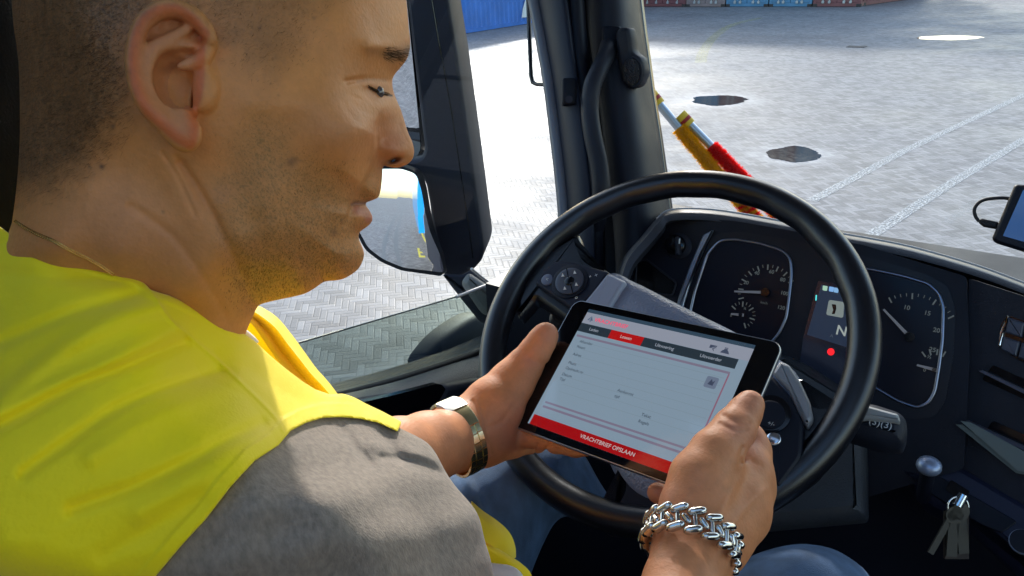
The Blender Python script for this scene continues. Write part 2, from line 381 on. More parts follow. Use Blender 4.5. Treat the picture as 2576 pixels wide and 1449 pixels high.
# ---- shipping containers
def cont_mats(tag_, col):
    return mat('painted_steel_'+tag_, col, .5, var=.18, vscale=1.6, bump=.2, bscale=20, rvar=.1)
CM_ = {'red': cont_mats('red', (.16, .055, .06)), 'maroon': cont_mats('maroon', (.17, .06, .065)), 'blue': cont_mats('blue', (.07, .20, .34)),
       'grey': cont_mats('grey', (.22, .17, .17)), 'cobalt': cont_mats('cobalt', (.03, .16, .52))}
GALV = mat('galvanised_rod', (.42, .44, .45), .5, metal=.6, var=.2); CASTB = mat('corner_casting', (.035, .03, .03), .7, var=.3)
def container(tag_, p0, p1, depth, label, group=None, doors=True, H=2.59, z0=0.0, cat='shipping container'):
    """front face from p0 to p1, box runs `depth` away from the camera"""
    p0 = np.array([p0[0], p0[1], z0]); p1 = np.array([p1[0], p1[1], z0]); w = np.linalg.norm(p1-p0); ex = (p1-p0)/w
    ey = np.array([-ex[1], ex[0], 0.]);
    if ey @ (p0-CP) < 0: ey = -ey
    ez = np.array([0, 0, 1.]); root = empty('shipping_container', tuple(p0), label, cat, group); m = CM_[tag_]
    Q = lambda x, y, z: ex*x+ey*y+ez*z
    mb = MB()
    def corr(a, b_, t, nrm_, z1=.16, z2=H-.12, pitch=.278):      # corrugated wall from a to b
        n = max(2, int(t/pitch)); pr = []
        for i in range(n):
            for f, dd in ((0, 0), (.3, 0), (.45, .035), (.85, .035)): pr.append((i/n+f/n, dd))
        pr.append((1, 0)); V = []; Fc = []
        for (s, dd) in pr:
            q = a+(b_-a)*s-nrm_*dd
            V += [q+ez*z1, q+ez*z2]
        for i in range(len(pr)-1): Fc.append((2*i, 2*i+2, 2*i+3, 2*i+1))
        mb.add(V, Fc)
    O = Q(0, 0, 0)
    corr(Q(.02, depth-.02, 0), Q(w-.02, depth-.02, 0), w, ey); corr(Q(.02, .05, 0), Q(.02, depth, 0), depth, -ex); corr(Q(w-.02, .05, 0), Q(w-.02, depth, 0), depth, ex)
    if not doors: corr(Q(.05, .02, 0), Q(w-.05, .02, 0), w, -ey)
    mb.add(*box_vf(Q(w/2, depth/2, H-.06), [ex, ey, ez], (w/2, depth/2, .05)))
    mb.build('body', m, root)
    fr = MB()
    for x in (.06, w-.06):
        for y in (.06, depth-.06): fr.add(*box_vf(Q(x, y, H/2), [ex, ey, ez], (.06, .06, H/2-.12)))
    for y in (.05, depth-.05):
        fr.add(*box_vf(Q(w/2, y, .09), [ex, ey, ez], (w/2-.12, .052, .07))); fr.add(*box_vf(Q(w/2, y, H-.06), [ex, ey, ez], (w/2-.12, .055, .058)))
    for x in (.05, w-.05): fr.add(*box_vf(Q(x, depth/2, .10), [ex, ey, ez], (.045, depth/2-.15, .08)))
    fr.build('frame', m, root)
    for x in (.09, w-.09):
        for y in (.09, depth-.09):
            for z in (.06, H-.06): mesh('corner_casting', *box_vf(Q(x, y, z), [ex, ey, ez], (.095, .095, .062)), CASTB, root)
    if doors:
        for s in (0, 1):
            d = MB(); x0, x1 = (.13, w/2-.012) if s == 0 else (w/2+.012, w-.13)
            d.add(*box_vf(Q((x0+x1)/2, .03, H/2), [ex, ey, ez], ((x1-x0)/2, .025, H/2-.17)))
            for kz in range(5): d.add(*box_vf(Q((x0+x1)/2, .003, .42+kz*.44), [ex, ey, ez], ((x1-x0)/2-.09, .012, .12)))
            do = d.build('door', m, root)
            r = MB()
            for xx in (x0+.28, x1-.28): r.add(*tube_vf([Q(xx, -.035, .14), Q(xx, -.035, H-.14)], .022, 8)); r.add(*box_vf(Q(xx, -.04, .2), [ex, ey, ez], (.05, .03, .05))); r.add(*box_vf(Q(xx, -.045, 1.15), [ex, ey, ez], (.04, .02, .16)))
            ro = r.build('locking_rod', GALV, do)
    return root, Q, (ex, ey, ez), w, p0
row = [('red', 1609-116, 1608, 'unseen dull red container added behind the pillar for its shadow'), ('red', 1609, 1724, 'dark red container with plain wall, beside the pillar'),  # the first one is unseen, added for its shadow
       ('grey', 1726, 1823, 'brownish grey container between the dark red one and the light blue ones'), ('blue', 1826, 1931, 'light blue container next to the brownish grey one'),
       ('blue', 1934, 2041, 'light blue container next to the red one with white rods'), ('maroon', 2044, 2165, 'dusty red container on the corner of the far row')]
names = ['likewise added unseen red', 'dark red', 'brownish grey', 'first light blue', 'second light blue', 'dusty red']
A0 = G(1493, 18); 
yb = 17.5
for i, (c_, xa, xb, lab) in enumerate(row):
    pa, pb = G(xa, yb), G(xb, yb)
    L = 6.06 if i < 5 else 12.2
    for t in range(3):
        l2 = lab if t == 0 else ('container stacked %s above the %s container of the far row' % (('directly', 'two tiers')[t-1], names[i]))
        cc_ = c_ if t == 0 else ['red', 'grey', 'blue', 'maroon', 'red', 'blue', 'maroon'][(i*2+t) % 7]
        container(cc_, pa, pb, L if t == 0 else 6.06, l2, 'containers stacked in the far row', True, z0=2.6*t)
p_, q_ = G(1375, yb), G(1490, yb)  # unseen stack behind the pillar, added to shade the yard
for t in range(3): container(['maroon', 'blue', 'red'][t], p_, q_, 6.06, ('unseen container added behind the cab pillar to shade the yard', 'unseen container added directly above the leftmost one of the far row', 'unseen topmost container added above the leftmost one of the far row')[t], 'containers stacked in the far row', True, z0=2.6*t)
# containers receding behind the corner
pa, pb = G(2172, 15), G(2330, -7)
container('red', pa, pb, 2.44, 'red container with ribbed long side beyond the corner container', 'containers stacked in the far row', False)
# long blue container at the left
pa, pb = G(1112, 95), G(1352, 57)
ex = (pb-pa)/np.linalg.norm(pb-pa); pb = pa+ex*12.19
root, Q, (ex, ey, ez), w, p0 = container('cobalt', pa, pb, 2.44, 'long bright blue container with a white logo near the mirror arm', None, False)
# white mark on its side, only its lower left is in view
def on_side(px, py):
    r = ray(px, py); n = -ey; return CP+r*(((p0+n*.03-CP) @ n)/(r @ n))
lg = MB()
for poly in ([(1313, 44), (1316, 22), (1322, 0), (1330, -22), (1352, -40), (1352, 42)], [(1356, 41), (1356, 35), (1362, -30), (1400, -46), (1392, 37)]):
    A = np.array([on_side(*q) for q in poly])-p0
    V, Fc = prism_vf(A, A+ey*.015); lg.add(V, Fc)
lg.build('logo', WHITE, root)
# ------------------------------------------------------------------ the truck and its cab
truck = empty('truck', (0, 0, 0), 'dark truck cab interior with steering wheel, dashboard, side mirror and driver door', 'truck')
WP = cam2w([.1755, -.0553, -.8921]); WN = dirw([-.3899, .4854, .7826])
PW = Plane(WP, WN)
PC = Plane(W(1950, 800, 1.06), (0, -math.cos(math.radians(26)), math.sin(math.radians(26))))
PR = Plane(W(2480, 850, .93), (-.22, -.90, .38))
PD = Plane((-.85, 0, 0), (1, 0, 0)); PDi = Plane((-.80, 0, 0), (1, 0, 0))

def part(name, parent=truck):
    o = bpy.data.objects.new(name, None); C.objects.link(o); o.parent = parent; o.empty_display_size = .02; return o

# shell of the cab: floor, roof, rear wall, doors, header
def bxp(name, lo, hi, m, parent=truck):
    return mesh(name, *boxw(lo, hi), m, parent)
LINER = mat('cab_headlining', (.30, .30, .30), .9, var=.08, vscale=30)
bxp('cab_floor', (-.95, -1.0, 1.05), (1.45, 2.0, 1.12), FOOT)
mb = MB()
for lo, hi in (((-.95, -1.0, 3.12), (-.82, 1.66, 3.18)), ((.80, -1.0, 3.12), (1.45, 1.66, 3.18)), ((-.82, -1.0, 3.12), (.80, -.90, 3.18)), ((-.82, .25, 3.12), (.80, 1.66, 3.18))): mb.add(*boxw(lo, hi))
mb.build('cab_roof', LINER, truck)     # with an unseen open hatch added to let in fill light
bxp('rear_wall', (-.95, -1.06, 1.0), (1.45, -1.0, 3.12), LINER)
bxp('front_bulkhead', (-.92, 1.70, 1.0), (1.42, 1.76, 1.80), PL_DARK)
mb = MB(); mb.add(*boxw((-.95, -1.0, 2.86), (-.90, 1.5, 3.12))); mb.add(*boxw((-.95, -1.0, 1.12), (-.90, .28, 2.86))); mb.build('side_panel', PL_EXT, truck)
mb = MB(); mb.add(*boxw((1.40, -1.0, 1.0), (1.45, 1.6, 1.95))); mb.add(*boxw((1.40, -1.0, 1.95), (1.45, -.5, 3.12))); mb.build('passenger_side_panel', PL_EXT, truck)
bxp('windscreen_header', (-.95, 1.60, 2.98), (1.45, 1.72, 3.14), PL_EXT)
# blue body behind, what the door mirror looks at
BLUE = mat('blue_truck_paint', (.0, .30, .78), .35, var=.05, coat=.5)
bxp('cargo_box', (-1.02, -12.0, 1.5), (1.50, -1.3, 3.9), BLUE)
mb = MB(); mb.add(*boxw((-.45, -12.0, .75), (.95, -1.1, 1.45))); mb.build('chassis', PL_DARK, truck)
# ---- windscreen
GL = glassmat('window_glass', (.97, .985, .98), .0015)
GLT = glassmat('reflection_tint_glass', (.74, .82, .79), .015)  # greenish reflection in the side window, put into the tint
a, b_, c_, d_ = np.array([-.86, 1.75, 1.75]), np.array([1.4, 1.75, 1.75]), np.array([1.4, 1.63, 3.0]), np.array([-.80, 1.63, 3.0])
mesh('windscreen', *prism_vf([a, b_, c_, d_], np.array([a, b_, c_, d_])+[0, .005, 0]), GL, truck)

# ---- driver door
door = part('driver_door')
seal = [(700, 1036), (860, 994), (1000, 955), (1150, 905), (1215, 878), (1290, 843), (1376, 795), (1450, 748), (1500, 705)]
inner = [(700, 1046), (860, 1008), (1010, 982), (1120, 956), (1220, 950), (1310, 935), (1400, 890), (1470, 850), (1520, 820)]
S_ = catmull(seal, 5, False); I_ = catmull(inner, 5, False)
def onpl(pl, P): return np.array([pl.at(*q) for q in P])
A = onpl(PD, S_); B = onpl(PDi, I_)
k = len(A); lowB = B.copy(); lowB[:, 2] -= .06; 
B2 = B.copy(); B2[:, 0] += .012; B2[:, 2] -= .012
lo2 = B2.copy(); lo2[:, 2] = 1.12
V = np.concatenate([A-[.05, 0, 0.0], A, (A+B)/2+[0, 0, .006], B, B2, lo2]); Fc = [(r*k+i, r*k+i+1, (r+1)*k+i+1, (r+1)*k+i) for r in range(5) for i in range(k-1)]
mesh('door_panel', V, Fc, PL_GRAIN, door, smooth=True, auto=35)
tube('window_seal', A+[.004, 0, .002], .007, RUBBER, door, 8)
# armrest with a dark pocket
PA = Plane((-.77, 0, 0), (1, 0, 0))
slab('pocket', rnd([(700, 1075), (860, 1024), (1000, 992), (1108, 963), (1126, 985), (1098, 1018), (1000, 1056), (930, 1120), (700, 1160)], 14), PA, .01, BLACK, door)
slab('armrest', rnd([(1128, 972), (1215, 958), (1330, 948), (1290, 1010), (1180, 1050), (1000, 1092), (960, 1140), (700, 1250), (700, 1180), (930, 1120), (1002, 1060), (1100, 1022)], 10), PA, .02, PL_MID, door, off=.004, bev=.008)
# window: clear pane above, reflection below put in as greenish pane with pale edge
low = [(730, 869), (1000, 790), (1150, 746), (1230, 716), (1290, 699), (1345, 690), (1400, 700), (1480, 716)]
Lp = onpl(Plane((-.862, 0, 0), (1, 0, 0)), low); Sp = onpl(Plane((-.862, 0, 0), (1, 0, 0)), [(1490, 716), (1376, 797), (1290, 845), (1215, 880), (1000, 957), (860, 996), (700, 1037), (700, 878)])
P_ = np.concatenate([Lp, Sp]); V, Fc = prism_vf(P_, P_-[.004, 0, 0]); mesh('window_pane', V, Fc, GLT, door)
top = np.array([[-.868, -.4, 2.98], [-.868, 1.62, 2.98]])
up_ = np.concatenate([Lp[::-1], onpl(Plane((-.862, 0, 0), (1, 0, 0)), [(700, 878)]), [[-.862, -.4, 2.3], [-.862, -.4, 2.98], [-.862, 1.52, 2.98]]])
V, Fc = prism_vf(up_, up_-[.004, 0, 0]); mesh('window_pane', V, Fc, GL, door)
STRIP = mat('pale_reflection_edge', (.62, .60, .58), .45)
tube('reflection_edge', onpl(Plane((-.858, 0, 0), (1, 0, 0)), catmull([(1148, 747), (1230, 716), (1290, 699), (1345, 690)], 5, False)), .0035, STRIP, door, 6)
tube('reflection_edge', onpl(Plane((-.858, 0, 0), (1, 0, 0)), [(735, 868), (1000, 790), (1148, 747)]), .0012, PL_MID, door, 6)
tube('reflection_edge', onpl(Plane((-.858, 0, 0), (1, 0, 0)), [(1186, 676), (1215, 700), (1272, 742)]), .0028, STRIP, door, 6)

# ---- pillar between door and windscreen
pil = part('windscreen_pillar')
def column(name, L, R, m, dl=None, n=8, bulge=0.0, thick=0.0):
    """surface between two edge curves given as (px, py, depth)"""
    L = [(L[0][0]-52, L[0][1]-300, L[0][2]+.01)]+list(L); R = [(R[0][0]-52, R[0][1]-300, R[0][2]+.01)]+list(R)
    L = catmull(L, 5, False); R = catmull(R, 5, False); rows = []
    for i in range(n+1):
        t = i/n; q = L*(1-t)+R*t; q[:, 2] -= bulge*math.sin(math.pi*t); rows.append(W(q[:, 0], q[:, 1], q[:, 2]))
    k = len(L); V = np.concatenate(rows); Fc = [(r*k+i, r*k+i+1, (r+1)*k+i+1, (r+1)*k+i) for r in range(n) for i in range(k-1)]
    o = mesh(name, V, Fc, m, pil, smooth=True)
    s = o.modifiers.new('s', 'SOLIDIFY'); s.thickness = .02; s.offset = 0; return o
def off(P, dx, dd=0): return [(x+dx, y, d+dd) for x, y, d in P]
e0 = [(1326, -90, 1.30), (1345, 10, 1.30), (1364, 110, 1.29), (1382, 214, 1.28), (1396, 320, 1.27), (1408, 420, 1.26), (1418, 520, 1.25), (1424, 640, 1.24), (1428, 760, 1.23)]
column('weather_strip', off(e0, -4), off(e0, 4), mat('pillar_edge', (.12, .13, .16), .4), bulge=.003, n=3)
column('rubber_seal', off(e0, 3, .02), off(e0, 20, .012), RUBBER, bulge=.008, n=4)
column('door_frame', off(e0, 18), [(1410, -90, 1.24), (1428, 10, 1.24), (1440, 110, 1.235), (1456, 214, 1.23), (1472, 320, 1.22), (1484, 420, 1.21), (1492, 520, 1.205), (1496, 640, 1.2), (1500, 760, 1.2)], PL_EXT, bulge=.012)
column('door_gap', [(1400, -90, 1.32), (1440, 110, 1.32), (1476, 320, 1.30), (1490, 520, 1.29), (1495, 760, 1.28)], [(1500, -90, 1.32), (1520, 110, 1.32), (1548, 320, 1.30), (1580, 520, 1.29), (1600, 760, 1.28)], RUBBER)
column('door_gap', [(1432, -90, 1.25), (1450, 110, 1.25), (1478, 320, 1.24), (1494, 520, 1.23), (1500, 760, 1.22)], [(1446, -90, 1.26), (1464, 110, 1.26), (1490, 320, 1.25), (1504, 520, 1.24), (1510, 760, 1.23)], PL_DARK, bulge=.006)
pe = [(1592, -90, 1.34), (1601, -10, 1.34), (1612, 80, 1.34), (1622, 150, 1.34), (1634, 240, 1.33), (1650, 340, 1.32), (1664, 440, 1.31), (1678, 540, 1.30), (1690, 640, 1.30)]
column('pillar_trim', [(1478, -90, 1.30), (1486, 10, 1.30), (1496, 110, 1.29), (1512, 214, 1.28), (1526, 320, 1.27), (1540, 440, 1.26), (1552, 540, 1.26), (1560, 640, 1.25), (1562, 760, 1.25)], off(pe, -6), PL_MID, bulge=.05, n=14)
column('frit_edge', off(pe, -8, -.0), off(pe, 4, .01), BLACK, n=2)
hd = part('grab_handle')
hp = catmull([(1532, 108, 1.27), (1524, 140, 1.235), (1506, 178, 1.21), (1489, 220, 1.2), (1484, 280, 1.2), (1492, 345, 1.195), (1506, 410, 1.19), (1512, 470, 1.19), (1508, 520, 1.2), (1498, 575, 1.23)], 6, False)
Vh, Fh = tube_vf(W(hp[:, 0], hp[:, 1], hp[:, 2]), .0145, 14); hm = mesh('handle_bar', Vh, Fh, PL_MID, hd, smooth=True)
rbox('mounting_foot', W(1538, 102, 1.262), [rt, up, np.array(fw)], (.016, .022, .012), .006, PL_DARK, hd)
spk = part('pillar_speaker')
PS = Plane(W(1585, 160, 1.235), (.15, -.95, .12))
slab('speaker_body', rnd([(1546, 84), (1556, 70), (1580, 68), (1587, 96), (1590, 132), (1612, 146), (1620, 182), (1608, 216), (1586, 226), (1566, 208), (1556, 170)], 10), PS, .035, PL_MID, spk, off=.01, bev=.006)
el = [(1593+21*math.cos(t), 181+36*math.sin(t)) for t in np.linspace(0, 2*math.pi, 36, endpoint=False)]
GRI = mat('speaker_mesh', (.03, .03, .035), .5, metal=.4)
nt = GRI.node_tree; vo = nt.nodes.new('ShaderNodeTexVoronoi'); vo.inputs['Scale'].default_value = 420; tcx = nt.nodes.new('ShaderNodeTexCoord'); nt.links.new(tcx.outputs['Object'], vo.inputs[0])
bpn = nt.nodes.new('ShaderNodeBump'); bpn.inputs['Distance'].default_value = .002; nt.links.new(vo.outputs[0], bpn.inputs['Height']); nt.links.new(bpn.outputs[0], nt.nodes['Principled BSDF'].inputs['Normal'])
pillow('speaker_grille', onpl(PS, el)+PS.n*.011, PS.n, .006, GRI, spk)
tube('rim_ring', np.array([PS.at(x, y, .012) for x, y in el]), .0018, PL_MID, spk, 6, True)

# wire frame and small bracket beside the pillar
wf = part('wire_bracket')
wp = [(1310, -330, 1.45), (1326, -60, 1.45), (1329, 10, 1.45), (1332, 90, 1.45), (1336, 190, 1.44), (1340, 207, 1.44), (1352, 212, 1.43), (1400, 213, 1.36), (1442, 215, 1.25)]
tube('wire', W(*np.array(wp).T), .0042, BLACK, wf, 8)
rbox('bracket', W(1432, 232, 1.225), [rt, up, np.array(fw)], (.012, .022, .008), .004, PL_DARK, wf)
tube('screw', [W(1431, 250, 1.214), W(1431, 250, 1.2)], .006, PL_EXT, wf, 14)

# ---- door mirror outside
mir = part('door_mirror')
PM = Plane(W(1110, 350, 1.68), (.50, -.86, .05))
hous = [(985, -300), (1012, -322), (1060, -322), (1082, -300), (1122, -40), (1135, 40), (1150, 130), (1167, 250), (1184, 370), (1200, 490), (1212, 580), (1218, 628), (1212, 655), (1192, 678), (1152, 700), (1114, 694), (1104, 640), (1088, 575), (1080, 510), (1072, 465), (1052, 432), (1008, 419), (930, 412), (930, 404), (1040, 404), (1060, 396), (1068, 372), (1060, 310), (1047, 200), (1032, 80), (1018, -40)]
slab('mirror_housing', rnd(hous, 9, 3), PM, .16, PL_EXT, mir, bev=.008)
tube('seam', onpl(PM, [(1083, -20), (1103, 100), (1124, 214), (1141, 314), (1160, 440), (1178, 560), (1190, 650)])+PM.n*.0005, .0014, BLACK, mir, 5)
# arm
slab('mirror_arm', rnd([(1112, 690), (1165, 690), (1186, 678), (1240, 720), (1272, 752), (1330, 850), (1250, 830), (1205, 808), (1160, 752)], 6, 3), Plane(W(1190, 740, 1.62), (.55, -.7, .4)), .05, PL_EXT, mir, off=-.02, bev=.006)
slab('arm_cover', rnd([(1158, 712), (1178, 684), (1262, 742), (1300, 800), (1262, 806), (1212, 790)], 12, 4), Plane(W(1190, 740, 1.62), (.55, -.7, .4)), .03, mat('arm_grey', (.14, .14, .135), .5, bump=.3, bscale=300), mir, off=.012, bev=.012)
pillow('arm_foot', onpl(Plane((-1.0, 0, 0), (1, 0, .2)), catmull([(1062, 925), (1085, 868), (1140, 818), (1205, 786), (1262, 806), (1300, 850), (1280, 900), (1180, 960)], 4)), nrm([1, 0, .2]), .05, PL_EXT, mir, skirt=.05)
# mirror glass (slightly convex)
MIRR = mat('mirror_silver', (.86, .86, .87), .015, metal=1)
def mirror_normal(px, py, out):
    r = nrm(ray(px, py)); return nrm(nrm(out)-r)
out0 = nrm([-.060, -1, 0.0])
MN = mirror_normal(1006, 470, out0)
PMg = Plane(W(1010, 540, 1.66), MN)
RC = 1.15
def convex(name, pts, pl, R, c):
    A = onpl(pl, pts); cc = pl.at(*c); k = len(A); rows = []
    N = 10
    for r in range(N):
        s = 1-r/N; q = A.mean(0)+(A-A.mean(0))*s; rows.append(q)
    V = np.concatenate(rows+[A.mean(0)[None]]); d2 = ((V-cc)**2).sum(1); V = V-pl.n*(d2/(2*R))[:, None]
    Fc = [(r*k+i, r*k+(i+1) % k, (r+1)*k+(i+1) % k, (r+1)*k+i) for r in range(N-1) for i in range(k)]+[((N-1)*k+i, (N-1)*k+(i+1) % k, N*k) for i in range(k)]
    return mesh(name, V, Fc, MIRR, mir, smooth=True)
lowm = rnd([(860, 426), (1010, 425), (1046, 438), (1060, 480), (1068, 530), (1080, 585), (1102, 640), (1112, 690), (1010, 676), (960, 655), (922, 626), (902, 588), (860, 520)], 12, 4)
convex('mirror_glass', lowm, PMg, RC, (1006, 500))
slab('mirror_backing', [(x+(x-1000)*.035-1, y+(y-560)*.05-1) for x, y in lowm], PMg, .03, PL_DARK, mir, off=-.03)
MN2 = mirror_normal(1040, 215, nrm([-.30, -1, -.33])); PMu = Plane(W(1040, 200, 1.66), MN2)
upm = rnd([(880, -290), (980, -290), (1012, -60), (1030, 80), (1042, 190), (1052, 300), (1056, 378), (1044, 398), (880, 402)], 10, 3)
convex('mirror_glass', upm, PMu, 3.0, (1030, 200))
slab('mirror_backing', [(min(x, 1100)+(4 if x > 1000 else 0), y) for x, y in upm], PMu, .03, BLACK, mir, off=-.03)
def mirror_hit(px, py, z=.005):
    py = max(py, 495)
    """where the ground shows in the lower mirror glass at this point of the picture"""
    r = nrm(ray(px, py)); p = PMg.at(px, py); cc = PMg.at(1006, 500)
    n = nrm(PMg.n+(p-cc-PMg.n*((p-cc) @ PMg.n))/RC); o = r-2*n*(r @ n)
    return p+o*((z-p[2])/o[2])
# marks on the yard behind that only the mirror shows
for pts, w_ in (([(960, 700), (962, 670), (965, 610), (985, 560), (1004, 520), (1012, 500)], .16), ([(1005, 700), (1000, 665), (994, 610), (1003, 560), (1016, 520), (1024, 503)], .16)):
    ground_line('yard_line', catmull([mirror_hit(*q) for q in pts], 6, False), w_, mat('bright_line_paint', (.17, .17, .17), .6, var=.1))
ground_line('yellow_line', catmull([mirror_hit(*q) for q in [(1050, 530), (1054, 555), (1062, 590), (1080, 625), (1100, 665)]], 6, False), .10, PAINT_Y2)
def ground_word(s, px, py, w_px, name='ground_lettering'):
    p = mirror_hit(px, py); r_ = mirror_hit(px+w_px, py)-p; u_ = mirror_hit(px, py-14)-mirror_hit(px, py+14)
    k = .75; X_ = r_/k; U_ = u_*1.25
    o = text(s, X_, U_, (0, 0, 1), (p[0], p[1], .004), 1.0, PAINT_Y2, None, name, 'LEFT', bold=.02); o['kind'] = 'structure'; return o

ground_word('E', 1044, 640, 17); ground_word('S', 1074, 640, 17); ground_word('SKIP', 1072, 663, 7)

# ---- dashboard
dash = part('dashboard')
face = rnd([(1560, 700), (1590, 628), (1658, 566), (1700, 546), (1850, 556), (2000, 582), (2170, 616), (2432, 696), (2440, 900), (2425, 1180), (2150, 1260), (1700, 1260), (1500, 1000)], 12)
slab('fascia', face, PC, .03, PL_DARK, dash)
# hood rim along the top
h0 = [(1560, 690, 1.13), (1578, 640, 1.15), (1618, 592, 1.17), (1652, 552, 1.18), (1684, 530, 1.19), (1760, 527, 1.18), (1850, 537, 1.16), (1990, 563, 1.13), (2110, 588, 1.11), (2200, 604, 1.09), (2300, 625, 1.07), (2450, 668, 1.04), (2576, 714, 1.01), (2720, 772, .98)]
h1 = [(x+(4 if i < 4 else 0), y+9, d-.05) for i, (x, y, d) in enumerate(h0)]
h2 = [(x+(14 if i < 4 else 2), y+26, d-.055) for i, (x, y, d) in enumerate(h0)]
h3 = [(x+(18 if i < 4 else 2), y+36, d-.01) for i, (x, y, d) in enumerate(h0)]
hb = [(x-30, y+25, d+.35) for x, y, d in h0]
loft('hood', [hb, [(x-3, y+1, d+.04) for x, y, d in h0], h0, [(x+1, y+3, d-.03) for x, y, d in h0], h1, h2, h3], mat('hood_plastic', (.036, .040, .052), .42, var=.12, vscale=8, bump=.7, bscale=600, bdist=.0006), dash, auto=60)
tube('hood_edge_highlight', W(*(catmull([(x+1, y-1, d) for x, y, d in h0[3:]], 5, False)+[0, 0, .002]).T), .0022, mat('edge_highlight_grey', (.42, .42, .43), .4), dash, 8)  # sunlight catching the hood edge, put in as a pale tube
# left wing: rotary light switch, recess, vent
el = [(1708+34*math.cos(t), 619+33*math.sin(t)) for t in np.linspace(0, 2*math.pi, 32, endpoint=False)]
kn = pillow('light_switch', onpl(PC, el)+PC.n*.002, PC.n, .004, PL_MID, dash)
pillow('knob', onpl(PC, [(1704+25*math.cos(t), 618+25*math.sin(t)) for t in np.linspace(0, 2*math.pi, 28, endpoint=False)])+PC.n*.012, PC.n, .004, BLACK, kn, skirt=.012)
slab('knob_grip', rnd([(1696, 596), (1706, 594), (1708, 640), (1698, 642)], 3), PC, .012, PL_MID, kn, off=.024, bev=.002)
slab('pointer_mark', [(1708, 600), (1711, 600), (1710, 613), (1707, 613)], PC, .001, WHITE, kn, off=.0255)
slab('recess', rnd([(1604, 662), (1626, 652), (1704, 712), (1694, 744), (1600, 730)], 7), PC, .004, BLACK, dash, off=.003)
tube('recess_edge', onpl(PC, rnd([(1604, 662), (1626, 652), (1704, 712), (1694, 744), (1600, 730)], 7))+PC.n*.004, .0016, PL_MID, dash, 6, True)
mb = MB()
for i in range(5): mb.add(*box_vf(PC.at(1592-i*2, 652+i*12, .004), [PC.r, PC.u, PC.n], (.004, .0022, .004)))
mb.build('vent_wheel', PL_MID, dash)
slab('wing_strip', rnd([(1600, 640), (1570, 700), (1562, 720), (1578, 722), (1592, 690), (1606, 650)], 4), PC, .004, PL_MID, dash, off=.002)
slab('bezel_strip', rnd([(1768, 590), (1795, 577), (1762, 640), (1740, 700), (1722, 760), (1712, 800), (1694, 800), (1706, 745), (1735, 665)], 5), PC, .006, SILVER, dash, off=.004, bev=.002)

clu = part('instrument_cluster')
GA1 = rnd([(1736, 800), (1750, 735), (1782, 640), (1812, 607), (1850, 603), (1911, 613), (1968, 630), (1990, 650), (1993, 690), (1988, 740), (1980, 800), (1960, 842), (1925, 880), (1730, 880)], 14, 4)
GA2 = rnd([(2150, 700), (2175, 676), (2206, 681), (2275, 696), (2335, 714), (2362, 738), (2374, 775), (2371, 857), (2362, 925), (2352, 985), (2336, 1014), (2308, 1025), (2259, 1008), (2205, 976), (2150, 935), (2135, 900), (2140, 800)], 12, 4)
slab('binnacle', rnd([(1722, 800), (1770, 625), (1800, 588), (1860, 582), (1990, 603), (2180, 645), (2330, 690), (2385, 720), (2404, 780), (2398, 900), (2378, 1010), (2350, 1050), (2290, 1055), (2150, 1000), (2000, 930), (1720, 900)], 16), PC, .004, mat('binnacle_plastic', (.007, .008, .014), .42, spec=.3), clu, off=.001)
FACE = mat('gauge_face', (.006, .007, .014), .3, spec=.2, var=.2)
for ga in (GA1, GA2):
    g = slab('gauge', ga, PC, .002, FACE, clu, off=.003)
    tube('chrome_ring', onpl(PC, ga)+PC.n*.004, .0021, mat('chrome_ring', (.24, .27, .35), .28, metal=1), g, 8, True)
PRN = mat('dial_print', (.13, .135, .13), .6, emit=(.5, .55, .5), es=.03)
PRG = mat('green_print', (.1, .3, .1), .6, emit=(.2, .6, .2), es=.12)
def dial(cx, cy, Rr, a0, a1, n, major, nums, numr, size, needle, hubr, cone=.0055):
    c = PC.uv(*PC.pxuv(cx, cy), .0045); d = bpy.data.objects.new('dial', None); C.objects.link(d); d.parent = clu
    mb = MB()
    for i in range(n):
        a = math.radians(a0+(a1-a0)*i/(n-1)); L = .0075 if i % major == 0 else .004; w = .0009 if i % major == 0 else .0004
        e = PC.r*math.cos(a)+PC.u*math.sin(a); f = np.cross(PC.n, e)
        mb.add(*box_vf(c+e*(Rr-L/2), [e, f, PC.n], (L/2, w, .0003)))
    mb.build('tick_marks', PRN, clu)
    for s, x, y in nums: text(s, PC.r, PC.u, PC.n, PC.at(x, y, .0048), size, PRN, clu, 'numeral', bold=.00012)
    na, nl, nt_ = needle; a = math.radians(na); e = PC.r*math.cos(a)+PC.u*math.sin(a); f = np.cross(PC.n, e)
    V = np.array([c-e*.004-f*.0022, c+e*nl-f*.0012, c+e*nl+f*.0012, c-e*.004+f*.0022])+PC.n*.005
    mesh('needle', *prism_vf(V, V-PC.n*.0015), mat('needle_white', (.2, .2, .22), .5, emit=(.5, .5, .52), es=.03), clu)
    mesh('needle_hub', *tube_vf([c, c+PC.n*.008], hubr, 20), BLACK, clu, smooth=True, auto=60)
    bpy.data.objects.remove(d)
dial(1930, 737, .0400, 205, 37, 17, 2, [('20', 1877, 711), ('40', 1904, 687), ('60', 1941, 684), ('80', 1969, 704), ('100', 1973, 738), ('120', 1965, 774)], 0, .0072, (190, .044, 0), .006)
dial(1868, 793, .0195, 150, -60, 13, 3, [('½', 1874, 776), ('0', 1839, 794)], 0, .005, (187, .014, 0), .0025)
dial(2290, 848, .056, 128, 42, 13, 4, [('10', 2281, 774), ('15', 2333, 788), ('20', 2356, 831), ('25', 2346, 880)], 0, .0078, (143, .046, 0), .006)
dial(2352, 930, .026, 135, 75, 4, 1, [('½', 2338, 898), ('0', 2326, 931)], 0, .006, (178, .020, 0), .0025)
text('km/h', PC.r, PC.u, PC.n, PC.at(1922, 762, .005), .005, PRN, clu, 'numeral')
